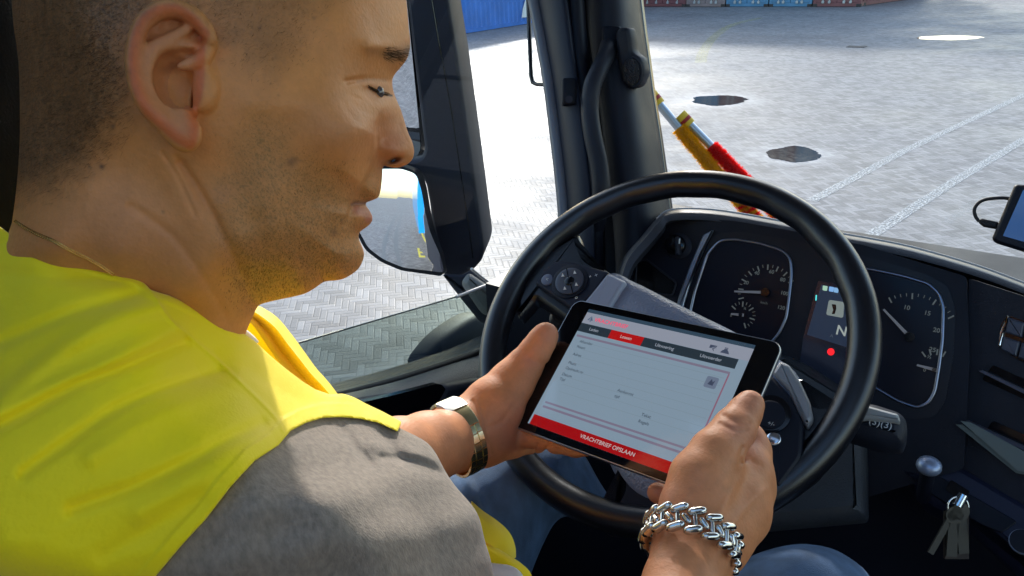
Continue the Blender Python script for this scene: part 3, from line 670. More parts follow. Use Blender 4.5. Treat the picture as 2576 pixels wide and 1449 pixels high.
# middle display
dsp = slab('display', rnd([(2058, 706), (2150, 722), (2150, 990), (2010, 930), (2020, 850)], 5), PC, .002, mat('display_glass', (.006, .007, .012), .12, emit=(.02, .035, .08), es=.05), clu, off=.003)
def scr(name, pts, col, es, offs=.0045, parent=dsp): return slab(name, pts, PC, .0006, mat('lit_'+name, (.02, .02, .02), .5, emit=col, es=es), parent, off=offs)
scr('display_panel', [(2066, 716), (2150, 730), (2150, 880), (2030, 842)], (.03, .05, .11), .14, .004)
for i, (x, c) in enumerate(((2076, (.25, .4, .3)), (2092, (.15, .3, .55)), (2104, (.15, .3, .5)), (2122, (.1, .75, .85)))):
    scr('status_icon', rnd([(x-6, 718+i*2.5), (x+6, 720+i*2.5), (x+4, 732+i*2.5), (x-7, 730+i*2.5)], 2), c, .5)
scr('warning_tile', rnd([(2085, 754), (2124, 760), (2121, 800), (2078, 792)], 6), (.55, .66, .64), .12)
slab('seat_symbol', rnd([(2092, 765), (2103, 766), (2104, 776), (2100, 790), (2092, 790), (2096, 780)], 2), PC, .0004, BLACK, dsp, off=.0055)
text('N', PC.r, PC.u, PC.n, PC.at(2117, 833, .005), .018, mat('lit_letter', (.02, .02, .02), .5, emit=(.7, .8, .75), es=.16), dsp, bold=.0003)
text('A', PC.r, PC.u, PC.n, PC.at(2092, 845, .005), .006, PRN, dsp)
scr('brake_lamp', [(2090+9*math.cos(t), 885+9*math.sin(t)) for t in np.linspace(0, 6.28, 20, endpoint=False)], (1, .01, .015), .5)
scr('indicator', rnd([(2052, 742), (2055, 742), (2054, 756), (2051, 756)], 1), (.1, .8, .8), .4)

# right-hand panel with switches and pockets
pr = part('centre_panel')
slab('panel_face', rnd([(2437, 700), (2720, 792), (2760, 1560), (2560, 1380), (2380, 1200), (2404, 980), (2436, 830)], 8), PR, .03, PL_MID, pr, off=0)
slab('switch_well', rnd([(2512, 870), (2516, 822), (2532, 792), (2700, 850), (2700, 960), (2560, 905)], 6), PR, .004, BLACK, pr, off=.002)
for (q) in ([(2536, 798), (2578, 812), (2570, 850), (2527, 836)], [(2524, 846), (2566, 860), (2556, 898), (2516, 878)], [(2582, 813), (2640, 832), (2630, 870), (2574, 851)], [(2570, 861), (2628, 880), (2616, 918), (2560, 900)]):
    slab('switch', rnd(q, 4), PR, .008, mat('switch_plastic', (.055, .065, .095), .4, bump=.2), pr, off=.008, bev=.002)
slab('switch_trim', rnd([(2530, 794), (2538, 792), (2526, 830), (2518, 872), (2508, 874), (2512, 834)], 4), PR, .006, CHROME, pr, off=.008, bev=.002)
for dy, q in ((0, None), (140, None)):
    slab('pocket', rnd([(2498, 918+dy), (2700, 1010+dy), (2700, 1060+dy), (2470, 955+dy)], 6), PR, .003, BLACK, pr, off=.003)
    slab('pocket_lip', rnd([(2462-dy*.3, 934+dy*.9), (2470-dy*.3, 931+dy*.9), (2700, 1040+dy), (2700, 1052+dy)], 3), PR, .02, mat('pocket_lip', (.07, .07, .10), .4), pr, off=.012)
# papers pushed in the lower pocket
pap = empty('document_stack', tuple(W(2430, 1090, .88)), 'greenish white papers pushed into the lower dashboard pocket', 'papers')
for i, (q, cl) in enumerate((([(2416, 1059), (2440, 1062), (2620, 1160), (2640, 1200), (2560, 1184)], (.13, .155, .15)), ([(2404, 1068), (2420, 1068), (2560, 1168), (2640, 1190), (2640, 1206), (2556, 1190)], (.10, .12, .115)))):
    o = slab('sheet', q, PR, .0015, mat('paper_tone', cl, .8, var=.05), None, off=.03-.004*i); under(o, pap)

# lower dash and console with brake lever knob
lowd = part('lower_dash')
PK = Plane(W(2400, 1200, .93), (-.05, -.62, .78))
slab('console_top', rnd([(2120, 1060), (2230, 1060), (2420, 1168), (2700, 1330), (2700, 1520), (2560, 1420), (2450, 1318), (2330, 1262), (2292, 1210), (2260, 1140)], 14), PK, .05, PL_BLUE, lowd, bev=.01)
slab('lever_plate', rnd([(2350, 1190), (2560, 1312), (2520, 1340), (2470, 1320), (2330, 1235)], 8), PK, .004, PL_DARK, lowd, off=.003, bev=.001)
slab('lever_slot', rnd([(2392, 1206), (2440, 1236), (2424, 1262), (2378, 1232)], 6), PK, .003, BLACK, lowd, off=.005)
slab('column_shroud', rnd([(1960, 876), (2030, 905), (2110, 962), (2175, 1000), (2180, 1300), (1850, 1330), (1800, 1100)], 16), Plane(W(2080, 1000, .99), (0, -.7, .7)), .05, mat('shroud', (.035, .038, .045), .45, bump=.8, bscale=500), lowd, bev=.015)
V, Fc = boxw((-.80, 1.0, 1.12), (1.35, 1.6, 1.95)); mesh('knee_bolster', V, Fc, PL_DARK, lowd)
kb = part('brake_lever'); kc = W(2337, 1172, .87)
tube('lever_stem', [kc, kc-np.array([0, -.02, .06])], .008, PL_DARK, kb, 12)
ko = bpy.data.objects.new('knob', bpy.data.meshes.new('knob')); C.objects.link(ko); bm = bmesh.new(); bmesh.ops.create_uvsphere(bm, u_segments=28, v_segments=18, radius=.0135)
for v in bm.verts: v.co.z *= .8
for f in bm.faces: f.smooth = True
bm.to_mesh(ko.data); bm.free(); ko.parent = kb; ko.location = kc; ko.data.materials.append(mat('brushed_knob', (.30, .36, .50), .38, metal=.6, bump=.2, bscale=300))
sw = part('rotary_switch'); sc_ = W(2572, 1372, .84)
V, Fc = tube_vf([sc_, sc_+PK.n*.018], .013, 28); mesh('switch_body', V, Fc, PL_DARK, sw, smooth=True, auto=50)
V, Fc = tube_vf([sc_+PK.n*.012, sc_+PK.n*.016], .0137, 28); mesh('switch_ring', V, Fc, SILVER, sw, smooth=True, auto=50)

# ---- steering wheel
whl = part('steering_wheel')
th = np.linspace(0, 2*math.pi, 120, endpoint=False); RM = .2355-.0170
ring_c = WP+RM*(np.cos(th)[:, None]*PW.r+np.sin(th)[:, None]*PW.u)
seg = 20; V = []
for t, c in zip(th, ring_c):
    e = math.cos(t)*PW.r+math.sin(t)*PW.u; a = np.linspace(0, 2*math.pi, seg, endpoint=False)
    gr = 1.0+.05*math.cos(22*t)*(1 if math.radians(20) < t < math.radians(160) else 0)
    for q in a:
        inner = .5-.5*math.cos(q)       # 1 on the inner side
        V.append(c+e*math.cos(q)*.0170*(1 if math.cos(q) > 0 else gr)+PW.n*math.sin(q)*.0185)
Fc = [(i*seg+j, i*seg+(j+1) % seg, ((i+1) % 120)*seg+(j+1) % seg, ((i+1) % 120)*seg+j) for i in range(120) for j in range(seg)]
mesh('rim', V, Fc, LEATHER, whl, smooth=True)
PAD = mat('hub_pad_plastic', (.15, .175, .245), .30, spec=.7, var=.08, vscale=10, bump=1.0, bscale=380, bdist=.0014, stretch=(1, 1, .4))
def wpl(P, o=0.0): return np.array([PW.at(x, y, o) for x, y in P])
slab('spoke', rnd([(1296, 760), (1320, 690), (1384, 622), (1452, 580), (1462, 615), (1476, 646), (1530, 680), (1560, 700), (1500, 830), (1440, 820), (1345, 752), (1300, 800)], 10, 4), PW, .022, LEATHER, whl, off=.002, bev=.008)
pillow('hub_pad', wpl(catmull([(1532, 690), (1600, 712), (1680, 752), (1760, 792), (1860, 842), (1950, 898), (2010, 950), (2030, 1040), (2010, 1130), (1960, 1230), (1850, 1290), (1700, 1290), (1580, 1240), (1500, 1080), (1462, 900), (1478, 780)], 5), .0), PW.n, .022, PAD, whl, skirt=.05, expo=.42)
slab('hub_sheen', rnd([(1452, 778), (1528, 684), (1574, 706), (1518, 800), (1500, 900), (1440, 900), (1445, 830)], 7), PW, .03, mat('hub_sheen_grey', (.26, .29, .37), .3, spec=.6), whl, off=.022, bev=.004)  # sheen at the left end of the hub, put in as a paler slab
slab('spoke', rnd([(2002, 940), (2040, 1000), (2066, 1014), (2098, 996), (2140, 1010), (2120, 1090), (2060, 1190), (1980, 1250), (1980, 1100)], 14, 4), PW, .024, LEATHER, whl, off=.004, bev=.008)
slab('spoke_highlight', rnd([(1940, 938), (1962, 905), (1985, 915), (2014, 960), (2038, 1010), (2046, 1050), (2030, 1074), (2008, 1040), (1985, 985)], 8, 4), PW, .012, mat('spoke_highlight_grey', (.24, .24, .25), .35, metal=.1), whl, off=.018, bev=.004)  # highlight at the pad's right end, put in as a pale slab
slab('lower_spoke', rnd([(1562, 1130), (1562, 1235), (1535, 1275), (1480, 1290), (1520, 1340), (1700, 1352), (1900, 1310), (1960, 1250), (1900, 1180), (1850, 1120)], 14, 4), PW, .02, PL_DARK, whl, off=.006, bev=.006)
# left button pod
podp = rnd([(1344, 712), (1366, 680), (1398, 654), (1440, 658), (1532, 682), (1500, 730), (1466, 764), (1440, 778), (1388, 742)], 8, 4)
pod = slab('button_pod', podp, PW, .012, PL_EXT, whl, off=.014, bev=.003)
def disc(name, cx, cy, r, offs, th_, m, h=.001, parent=pod):
    c = PW.at(cx, cy, offs); k = 40; A = np.array([c+r*(math.cos(t)*PW.r+math.sin(t)*PW.u) for t in np.linspace(0, 2*math.pi, k, endpoint=False)])
    return pillow(name, A, PW.n, h, m, parent, skirt=th_)
disc('button_ring', 1433, 707, .0245, .016, .006, PL_DARK)
disc('button_pad', 1432, 706, .019, .019, .004, mat('button_grey', (.05, .055, .075), .3))
disc('button', 1432, 706, .0065, .0205, .003, BLACK)
disc('button', 1376, 703, .008, .016, .004, mat('button_blue', (.10, .12, .18), .3))
ICON = mat('icon_print', (.6, .6, .58), .5, var=.05)
for (x, y) in ((1416, 692), (1446, 685), (1450, 715), (1421, 725)):
    slab('button_icon', [(x-4, y+4), (x-1, y-5), (x+4, y+3)], PW, .0004, ICON, whl, off=.0215)
for (x, y, s) in ((1484, 696, '+'), (1500, 691, 'x'), (1376, 703, '<'), (1450, 748, 'o')):
    text(s, PW.r, PW.u, PW.n, PW.at(x, y, .0185), .007, ICON, whl, 'button_icon')
for P in ([(1424, 676), (1426, 675), (1431, 700), (1429, 700)], [(1434, 714), (1436, 714), (1442, 738), (1440, 738)]):
    slab('button_gap', P, PW, .0005, BLACK, whl, off=.0212)
# right button pod
pod2 = slab('button_pod', rnd([(1890, 950), (1940, 940), (1985, 990), (2022, 1062), (2018, 1150), (1960, 1230), (1900, 1180)], 14, 4), PW, .012, PL_DARK, whl, off=.02, bev=.004)
disc('button_ring', 1938, 1040, .020, .023, .006, BLACK, parent=pod2); disc('button_pad', 1936, 1042, .015, .026, .004, PL_DARK, parent=pod2)
disc('button', 1946, 1104, .0075, .023, .004, CHROME, h=.003, parent=pod2)
text('+/-', PW.r, PW.u, PW.n, PW.at(1940, 1066, .0275), .006, ICON, whl, 'button_icon')

# stalks behind the wheel
PT = Plane(PW.at(1430, 790, -.04), WN)
st = part('wiper_stalk')
slab('stalk_body', rnd([(1378, 790), (1392, 764), (1410, 756), (1500, 800), (1470, 850), (1440, 846), (1378, 808)], 8, 4), PT, .025, PL_DARK, st, bev=.006)
text('\\|/', PT.r, PT.u, PT.n, PT.at(1400, 776, .001), .011, ICON, st, 'stalk_icon'); text('*', PT.r, PT.u, PT.n, PT.at(1418, 785, .001), .012, ICON, st, 'stalk_icon')
st = part('gear_stalk'); PT2 = Plane(PW.at(2220, 1060, -.05), WN)
slab('stalk_body', rnd([(2120, 1020), (2176, 1006), (2200, 1008), (2262, 1028), (2280, 1046), (2284, 1080), (2272, 1112), (2220, 1110), (2120, 1080)], 12, 4), PT2, .04, PL_MID, st, bev=.012)
slab('stalk_lever', rnd([(2120, 1026), (2180, 1018), (2260, 1040), (2266, 1060), (2180, 1052), (2120, 1060)], 6, 3), PT2, .01, mat('stalk_light_grey', (.30, .30, .29), .4), st, off=.008, bev=.003)
text('(3)(3)', PT2.r, PT2.u, PT2.n, PT2.at(2215, 1066, .001), .010, ICON, st, 'stalk_icon')

# ---- seat behind the driver
seat = part('driver_seat')
SEATM = mat('seat_fabric', (.0025, .003, .004), .95, spec=.1, var=.3, vscale=120, bump=.5, bscale=400)
rbox('headrest', W(-170, 250, .50), [rt, up, np.array(fw)], (.062, .11, .06), .03, SEATM, seat)
rbox('seat_back', W(-100, 1500, .72), [rt, up, np.array(fw)], (.09, .20, .06), .05, SEATM, seat)
bxp('seat_cushion', (-.64, -.1, 1.45), (-.14, .38, 1.60), SEATM, seat)

# ---- navigation device fixed on the dash, with its cable
nav = empty('navigation_device', tuple(W(2600, 640, .80)), 'black navigation device with blue screen standing at the edge of the windscreen', 'navigation device')
PN = Plane(W(2580, 540, .80), (.02, -.93, .36))
nb = slab('case', rnd([(2553, 463), (2700, 470), (2760, 690), (2576, 632), (2505, 610), (2495, 600)], [8, 8, 8, 8, 8, 6], 4), PN, .018, PL_DARK, None, off=.0, bev=.003); under(nb, nav)
NAVS = mat('nav_screen', (.01, .02, .05), .1, emit=(.04, .12, .33), es=.22); 
ns = slab('screen', [(2574, 478), (2700, 490), (2740, 655), (2523, 593)], PN, .002, NAVS, None, off=.001); under(ns, nav)
o = tube('mount', [PN.at(2640, 640, -.03), PN.at(2680, 760, -.05), W(2720, 790, .93)], .009, PL_DARK, None, 10); under(o, nav)
o = slab('plug', rnd([(2462, 551), (2470, 549), (2512, 558), (2508, 576), (2474, 570), (2462, 560)], 3), PN, .008, RUBBER, None, off=-.006, bev=.002); under(o, nav)
cp = catmull([(2464, 557), (2455, 546), (2451, 530), (2456, 517), (2470, 505), (2498, 499), (2540, 500), (2590, 520)], 6, False)
o = tube('cable', np.array([PN.at(x, y, -.01) for x, y in cp]), .0019, RUBBER, None, 8); under(o, nav)

# ---- two chrome rods in fuzzy sleeves beyond the windscreen
FY = plush('yellow_plush', (.95, .56, .01)); FR = plush('red_plush', (.95, .015, .012))
CAPY = mat('yellow_cap', (.72, .45, .02), .5); CAPR = mat('red_band', (.35, .01, .01), .5); RODC = mat('rod_chrome', (.6, .62, .66), .3, metal=.9)
def fuzzy(name, A, B, r, m, root, stripes=None):
    A, B = np.array(A), np.array(B); ax = nrm(B-A); L = np.linalg.norm(B-A); u = nrm(np.cross(ax, [0, 0, 1])); v = np.cross(ax, u)
    rg = np.random.default_rng(5); mb = MB(); mb2 = MB(); n = int(45000*L)
    mb.add(*tube_vf([A, B], r*.72, 14))
    for i in range(n):
        s = rg.random(); a = rg.random()*6.283; e = u*math.cos(a)+v*math.sin(a); p = A+ax*L*s; t = nrm(np.cross(ax, e)); w = .0009
        q = p+e*r*(.80+.62*rg.random()**2)+ax*rg.normal(0, .0015)+t*rg.normal(0, .0015)
        tgt = mb2 if (stripes and int((s*L+a/6.283*.018)/.009) % 2) else mb
        b0 = p+e*r*.6
        tgt.add([b0-t*w-ax*w, b0+t*w-ax*w, b0+ax*w*1.4, q], [(0, 1, 3), (1, 2, 3), (2, 0, 3)])
    o = mb.build(name, m, None); under(o, root)
    if stripes: o2 = mb2.build('stripe', stripes, None); under(o2, root); 
    return o
def rod(label, cap, chr1, mid, end, end2, m, m2, r=.016, D=1.98):
    P = lambda q, k=D: W(q[0], q[1], k)
    root = empty('decorative_rod', tuple(P(end2)), label, 'rod', 'fuzzy decorated rods beyond the windscreen')
    a, b = P(cap), P(end2); ax = nrm(b-a); L = np.linalg.norm(b-a)
    t = lambda q: (P(q)-a) @ ax
    o = tube('rod', [a, b], .0115, RODC, None, 14); under(o, root)
    for (s0, s1, mm, rr) in ((-.004, .012, CAPY, .0165), (.012, .022, CAPR, .0168), (.022, .034, CAPY, .0165)):
        V, Fc = tube_vf([a+ax*s0, a+ax*s1], rr, 18); o = mesh('cap' if mm is CAPY else 'cap_band', V, Fc, mm, None, smooth=True, auto=40); under(o, root)
    fuzzy('sleeve', a+ax*t(chr1), a+ax*t(mid), r*1.12, m, root)
    fuzzy('sleeve', a+ax*t(end), b, r*1.15, CAPY if False else FY, root, FR)
    return root
rod('chrome rod with yellow fuzzy sleeve and red and yellow striped tip, longest one', (1638, 238), (1708, 322), (1862, 506), (1862, 506), (1925, 582), FY, FR)
rod('chrome rod with bright red fuzzy sleeve and small striped tip, shorter one', (1713, 291), (1788, 368), (1900, 482), (1900, 482), (2000, 584), FR, FY, r=.0155)

# ---- keys hanging from the console
keys = empty('key_bunch', tuple(W(2415, 1270, .88)), 'bunch of keys hanging from the dark console', 'keys')
K = lambda x, y, d=.87: W(x, y, d)
kc = K(2410, 1275); ringp = [kc+.012*(math.cos(t)*np.array(rt)+math.sin(t)*np.array(up)) for t in np.linspace(0, 6.28, 24, endpoint=False)]
o = tube('key_ring', ringp, .0012, CHROME, None, 6, True); under(o, keys)
V, Fc = tube_vf([K(2423, 1244), K(2408, 1272)], .006, 12); o = mesh('ignition_barrel', V, Fc, CHROME, None, smooth=True, auto=50); under(o, keys)
for (x0, y0, x1, y1, w) in ((2392, 1300, 2340, 1392, .0035), (2416, 1290, 2424, 1392, .006), (2400, 1300, 2392, 1400, .006)):
    a, b = K(x0, y0), K(x1, y1); ax = nrm(b-a); s = nrm(np.cross(ax, np.array(fw))); mb = MB()
    mb.add(*box_vf((a+b)/2, [ax, s, np.array(fw)], (np.linalg.norm(b-a)/2, w, .0012)))
    mb.add(*tube_vf([a-ax*.002-np.array(fw)*.0015, a-ax*.002+np.array(fw)*.0015], w*1.7, 16))
    o = mb.build('key', mat('key_steel', (.05, .045, .04), .45, metal=.8, var=.2), None); under(o, keys)
V, Fc = box_vf(K(2405, 1345, .885), [np.array(rt), np.array(up), np.array(fw)], (.014, .028, .002)); o = mesh('key_tag', V, Fc, mat('leather_tag', (.03, .018, .012), .7, var=.3), None); under(o, keys)
# ------------------------------------------------------------------ the driver
def poly_sd(P, X, Y):
    """signed distance (negative inside) to polygon P on arrays X, Y"""
    P = np.asarray(P, float); d2 = np.full(X.shape, 1e18); ins = np.zeros(X.shape, bool)
    for i in range(len(P)):
        a = P[i]; b = P[(i+1) % len(P)]; e = b-a; L = e @ e+1e-12
        t = np.clip(((X-a[0])*e[0]+(Y-a[1])*e[1])/L, 0, 1)
        d2 = np.minimum(d2, (X-a[0]-t*e[0])**2+(Y-a[1]-t*e[1])**2)
        c = ((a[1] <= Y) & (b[1] > Y)) | ((b[1] <= Y) & (a[1] > Y))
        with np.errstate(divide='ignore', invalid='ignore'):
            xi = a[0]+(Y-a[1])/(b[1]-a[1]+1e-12)*e[0]
        ins ^= c & (X < xi)
    return np.where(ins, -1, 1)*np.sqrt(d2)
def line_d(P, X, Y):
    P = np.asarray(P, float); d2 = np.full(X.shape, 1e18)
    for a, b in zip(P[:-1], P[1:]):
        e = b-a; t = np.clip(((X-a[0])*e[0]+(Y-a[1])*e[1])/(e @ e+1e-12), 0, 1)
        d2 = np.minimum(d2, (X-a[0]-t*e[0])**2+(Y-a[1]-t*e[1])**2)
    return np.sqrt(d2)
def rbf(pts, vals, X, Y, smooth=1e-4, s=500.0):
    p = np.asarray(pts, float)/s; v = np.asarray(vals, float); n = len(p)
    def U(r2): return np.where(r2 > 0, .5*r2*np.log(r2+1e-20), 0)
    r2 = ((p[:, None]-p[None])**2).sum(-1); K = U(r2)+smooth*np.eye(n)
    Pm = np.c_[np.ones(n), p]; A = np.zeros((n+3, n+3)); A[:n, :n] = K; A[:n, n:] = Pm; A[n:, :n] = Pm.T
    w = np.linalg.solve(A, np.r_[v, 0, 0, 0]); x = X/s; y = Y/s
    out = w[n]+w[n+1]*x+w[n+2]*y
    for i in range(n): out = out+w[i]*U((x-p[i, 0])**2+(y-p[i, 1])**2)
    return out
def smin(a, b, k):
    h = np.clip(.5+.5*(b-a)/k, 0, 1); return b+(a-b)*h-k*h*(1-h)
def smax(a, b, k): return -smin(-a, -b, k)
def surface_nets(Fv, gx, gy, gz):
    """zero surface of Fv (negative inside); returns vertices in grid coordinates and quads"""
    s = Fv < 0; nx, ny, nz = Fv.shape
    c = np.zeros((nx-1, ny-1, nz-1), np.int8)
    for i in (0, 1):
        for j in (0, 1):
            for k in (0, 1): c += s[i:nx-1+i, j:ny-1+j, k:nz-1+k]
    act = (c > 0) & (c < 8); idx = np.full(act.shape, -1, np.int64); I = np.argwhere(act); idx[act] = np.arange(len(I))
    acc = np.zeros((len(I), 3)); cnt = np.zeros(len(I)); ii, jj, kk = I.T
    for ax in range(3):
        o1, o2 = [a for a in range(3) if a != ax]
        for u in (0, 1):
            for v in (0, 1):
                b = [ii.copy(), jj.copy(), kk.copy()]; b[o1] += u; b[o2] += v
                e = [x.copy() for x in b]; e[ax] += 1
                f0 = Fv[b[0], b[1], b[2]]; f1 = Fv[e[0], e[1], e[2]]; m = (f0 < 0) != (f1 < 0)
                t = np.where(m, f0/(f0-f1+1e-30), 0); p = np.zeros((len(I), 3)); p[:, o1] = u; p[:, o2] = v; p[:, ax] = t
                acc[m] += p[m]; cnt[m] += 1
    Vt = I+acc/cnt[:, None]; Q = []
    for ax in range(3):
        o1, o2 = [(1, 2), (2, 0), (0, 1)][ax]
        sl0 = [slice(None)]*3; sl1 = [slice(None)]*3; sl0[ax] = slice(0, -1); sl1[ax] = slice(1, None)
        m = s[tuple(sl0)] != s[tuple(sl1)]; E_ = np.argwhere(m); first = s[tuple(sl0)][m]
        ok = (E_[:, o1] > 0) & (E_[:, o2] > 0) & (E_[:, o1] < Fv.shape[o1]-1) & (E_[:, o2] < Fv.shape[o2]-1); E_ = E_[ok]; first = first[ok]
        def g(a, b):
            q = E_.copy(); q[:, o1] -= a; q[:, o2] -= b; return idx[q[:, 0], q[:, 1], q[:, 2]]
        q = np.stack([g(1, 1), g(0, 1), g(0, 0), g(1, 0)], 1); q[~first] = q[~first][:, ::-1]; Q.append(q)
    Q = np.concatenate(Q); 
    xs = np.interp(Vt[:, 0], np.arange(nx), gx); ys = np.interp(Vt[:, 1], np.arange(ny), gy); zs = np.interp(Vt[:, 2], np.arange(nz), gz)
    return np.stack([xs, ys, zs], 1), Q[:, ::-1]     # picture axes are left-handed, so flip
class Grid:
    def __init__(s, x0, x1, y0, y1, d0, d1, st, sz):
        s.gx = np.arange(x0, x1+st, st, dtype=float); s.gy = np.arange(y0, y1+st, st, dtype=float); s.gz = np.arange(d0, d1+sz, sz)
        s.X2, s.Y2 = np.meshgrid(s.gx, s.gy, indexing='ij')
        s.D = s.gz[None, None, :].astype(np.float32)
        s.CX = ((s.X2-1288)/F)[:, :, None].astype(np.float32)*s.D; s.CY = ((724.5-s.Y2)/F)[:, :, None].astype(np.float32)*s.D
    def cap(s, a, b, ra, rb, sq=1.0):
        A = c3(a); B = c3(b); e = B-A; L = e @ e+1e-12
        px, py, pz = s.CX-A[0], s.CY-A[1], -s.D-A[2]
        t = np.clip((px*e[0]+py*e[1]+pz*e[2])/L, 0, 1)
        return np.sqrt((px-t*e[0])**2+(py-t*e[1])**2+(pz-t*e[2])**2)-(ra+(rb-ra)*t)
    def chain(s, pts, k=.004):
        f = None
        for a, b in zip(pts[:-1], pts[1:]):
            g = s.cap(a[:3], b[:3], a[3], b[3]); f = g if f is None else smin(f, g, k)
        return f
    def ell(s, c, r, ax=None):
        A = c3(c); p = [s.CX-A[0], s.CY-A[1], -s.D-A[2]]
        if ax is not None: p = [p[0]*a[0]+p[1]*a[1]+p[2]*a[2] for a in ax]
        q = np.sqrt((p[0]/r[0])**2+(p[1]/r[1])**2+(p[2]/r[2])**2); return (q-1)*min(r)
    def mesh(s, f):
        V, Q = surface_nets(f, s.gx, s.gy, s.gz); return V, Q
def c3(a): return np.array([(a[0]-1288)/F*a[2], (724.5-a[1])/F*a[2], -a[2]])
def gau(X, Y, x, y, sx, sy=None, rot=0.0):
    sy = sy or sx; c, s_ = math.cos(rot), math.sin(rot); u = (X-x)*c+(Y-y)*s_; v = -(X-x)*s_+(Y-y)*c
    return np.exp(-.5*((u/sx)**2+(v/sy)**2))
def rdg(P, X, Y, w): 
    d = line_d(catmull(P, 5, False), X, Y); return np.exp(-.5*(d/w)**2)
def sstep(a, b, x): t = np.clip((x-a)/(b-a), 0, 1); return t*t*(3-2*t)

PROFILE = [(600, -372), (740, -352), (860, -300), (940, -228), (985, -150), (1008, -80), (1018, -30), (1022, 0), (1026, 40), (1029, 75), (1032, 100), (1031, 125), (1024, 148), (1008, 170), (994, 186), (987, 202), (989, 226), (998, 252), (1009, 277), (1018, 306), (1027, 334), (1037, 356), (1042, 378), (1039, 398), (1024, 414), (1000, 422), (978, 420), (964, 418), (962, 440), (960, 461), (957, 482), (951, 497), (936, 504), (921, 510), (921, 517), (930, 530), (937, 546), (934, 560), (920, 573), (906, 583), (902, 596), (907, 611), (914, 628), (916, 643), (911, 660), (901, 677), (882, 692), (862, 702), (840, 706), (815, 709), (790, 726), (760, 741), (705, 753), (660, 764), (646, 775), (635, 800), (618, 840), (610, 900), (600, 1000), (100, 1000), (0, 700), (30, 560), (46, 420), (50, 300), (46, 150), (30, 20), (40, -130), (140, -236), (280, -322), (440, -366)]
HP = PROFILE
def zc_head(X): return .402+(X-50)/1000*.052
WPT = [(500, -270, .060), (700, -260, .055), (300, -220, .058), (840, -210, .046), (600, -340, .050), (950, -160, .030),
  # half width of the head at points of the picture
 (100, 100, .048), (100, 300, .040), (120, 500, .040), (220, 100, .068), (220, 300, .058), (220, 480, .050), (340, 30, .0745), (340, -120, .070), (450, -100, .073), (600, -120, .068),
 (450, 60, .0735), (450, 200, .073), (450, 330, .070), (560, 60, .0735), (600, 200, .0745), (700, 80, .071), (700, 200, .073), (820, -80, .055), (820, 60, .063), (800, 170, .066), (900, 40, .054), (950, -60, .036), (960, 40, .043), (1000, 30, .030),
 (1010, 110, .024), (960, 120, .046), (900, 140, .056), (850, 220, .062), (800, 280, .067), (700, 330, .069), (880, 290, .061), (920, 290, .054), (928, 340, .054), (925, 240, .047), (955, 222, .036), (978, 222, .024), (960, 172, .040), (985, 178, .024),
 (965, 270, .040), (972, 310, .024), (966, 350, .020), (1000, 330, .012), (1000, 290, .011), (1018, 375, .0115), (985, 385, .0175), (965, 395, .0175), (932, 395, .045), (912, 430, .045), (945, 440, .021), (940, 480, .022), (915, 485, .029), (893, 460, .044), (872, 500, .041), (905, 545, .025), (925, 545, .015), (895, 513, .028),
 (850, 440, .051), (800, 400, .058), (780, 520, .052), (830, 520, .046), (700, 480, .063), (700, 600, .058), (600, 420, .067), (560, 560, .062), (640, 680, .052), (740, 690, .047), (820, 620, .044), (860, 560, .042), (870, 640, .031), (850, 680, .027), (895, 635, .018), (700, 730, .034),
 (500, 480, .062), (400, 450, .058), (300, 420, .054), (480, 620, .056), (350, 600, .053), (220, 580, .048), (120, 620, .040), (560, 720, .046), (600, 780, .028), (480, 800, .026), (380, 765, .026), (250, 720, .024), (90, 660, .022), (560, 850, .020), (500, 900, .016), (300, 900, .016), (480, 730, .045), (300, 640, .048)]
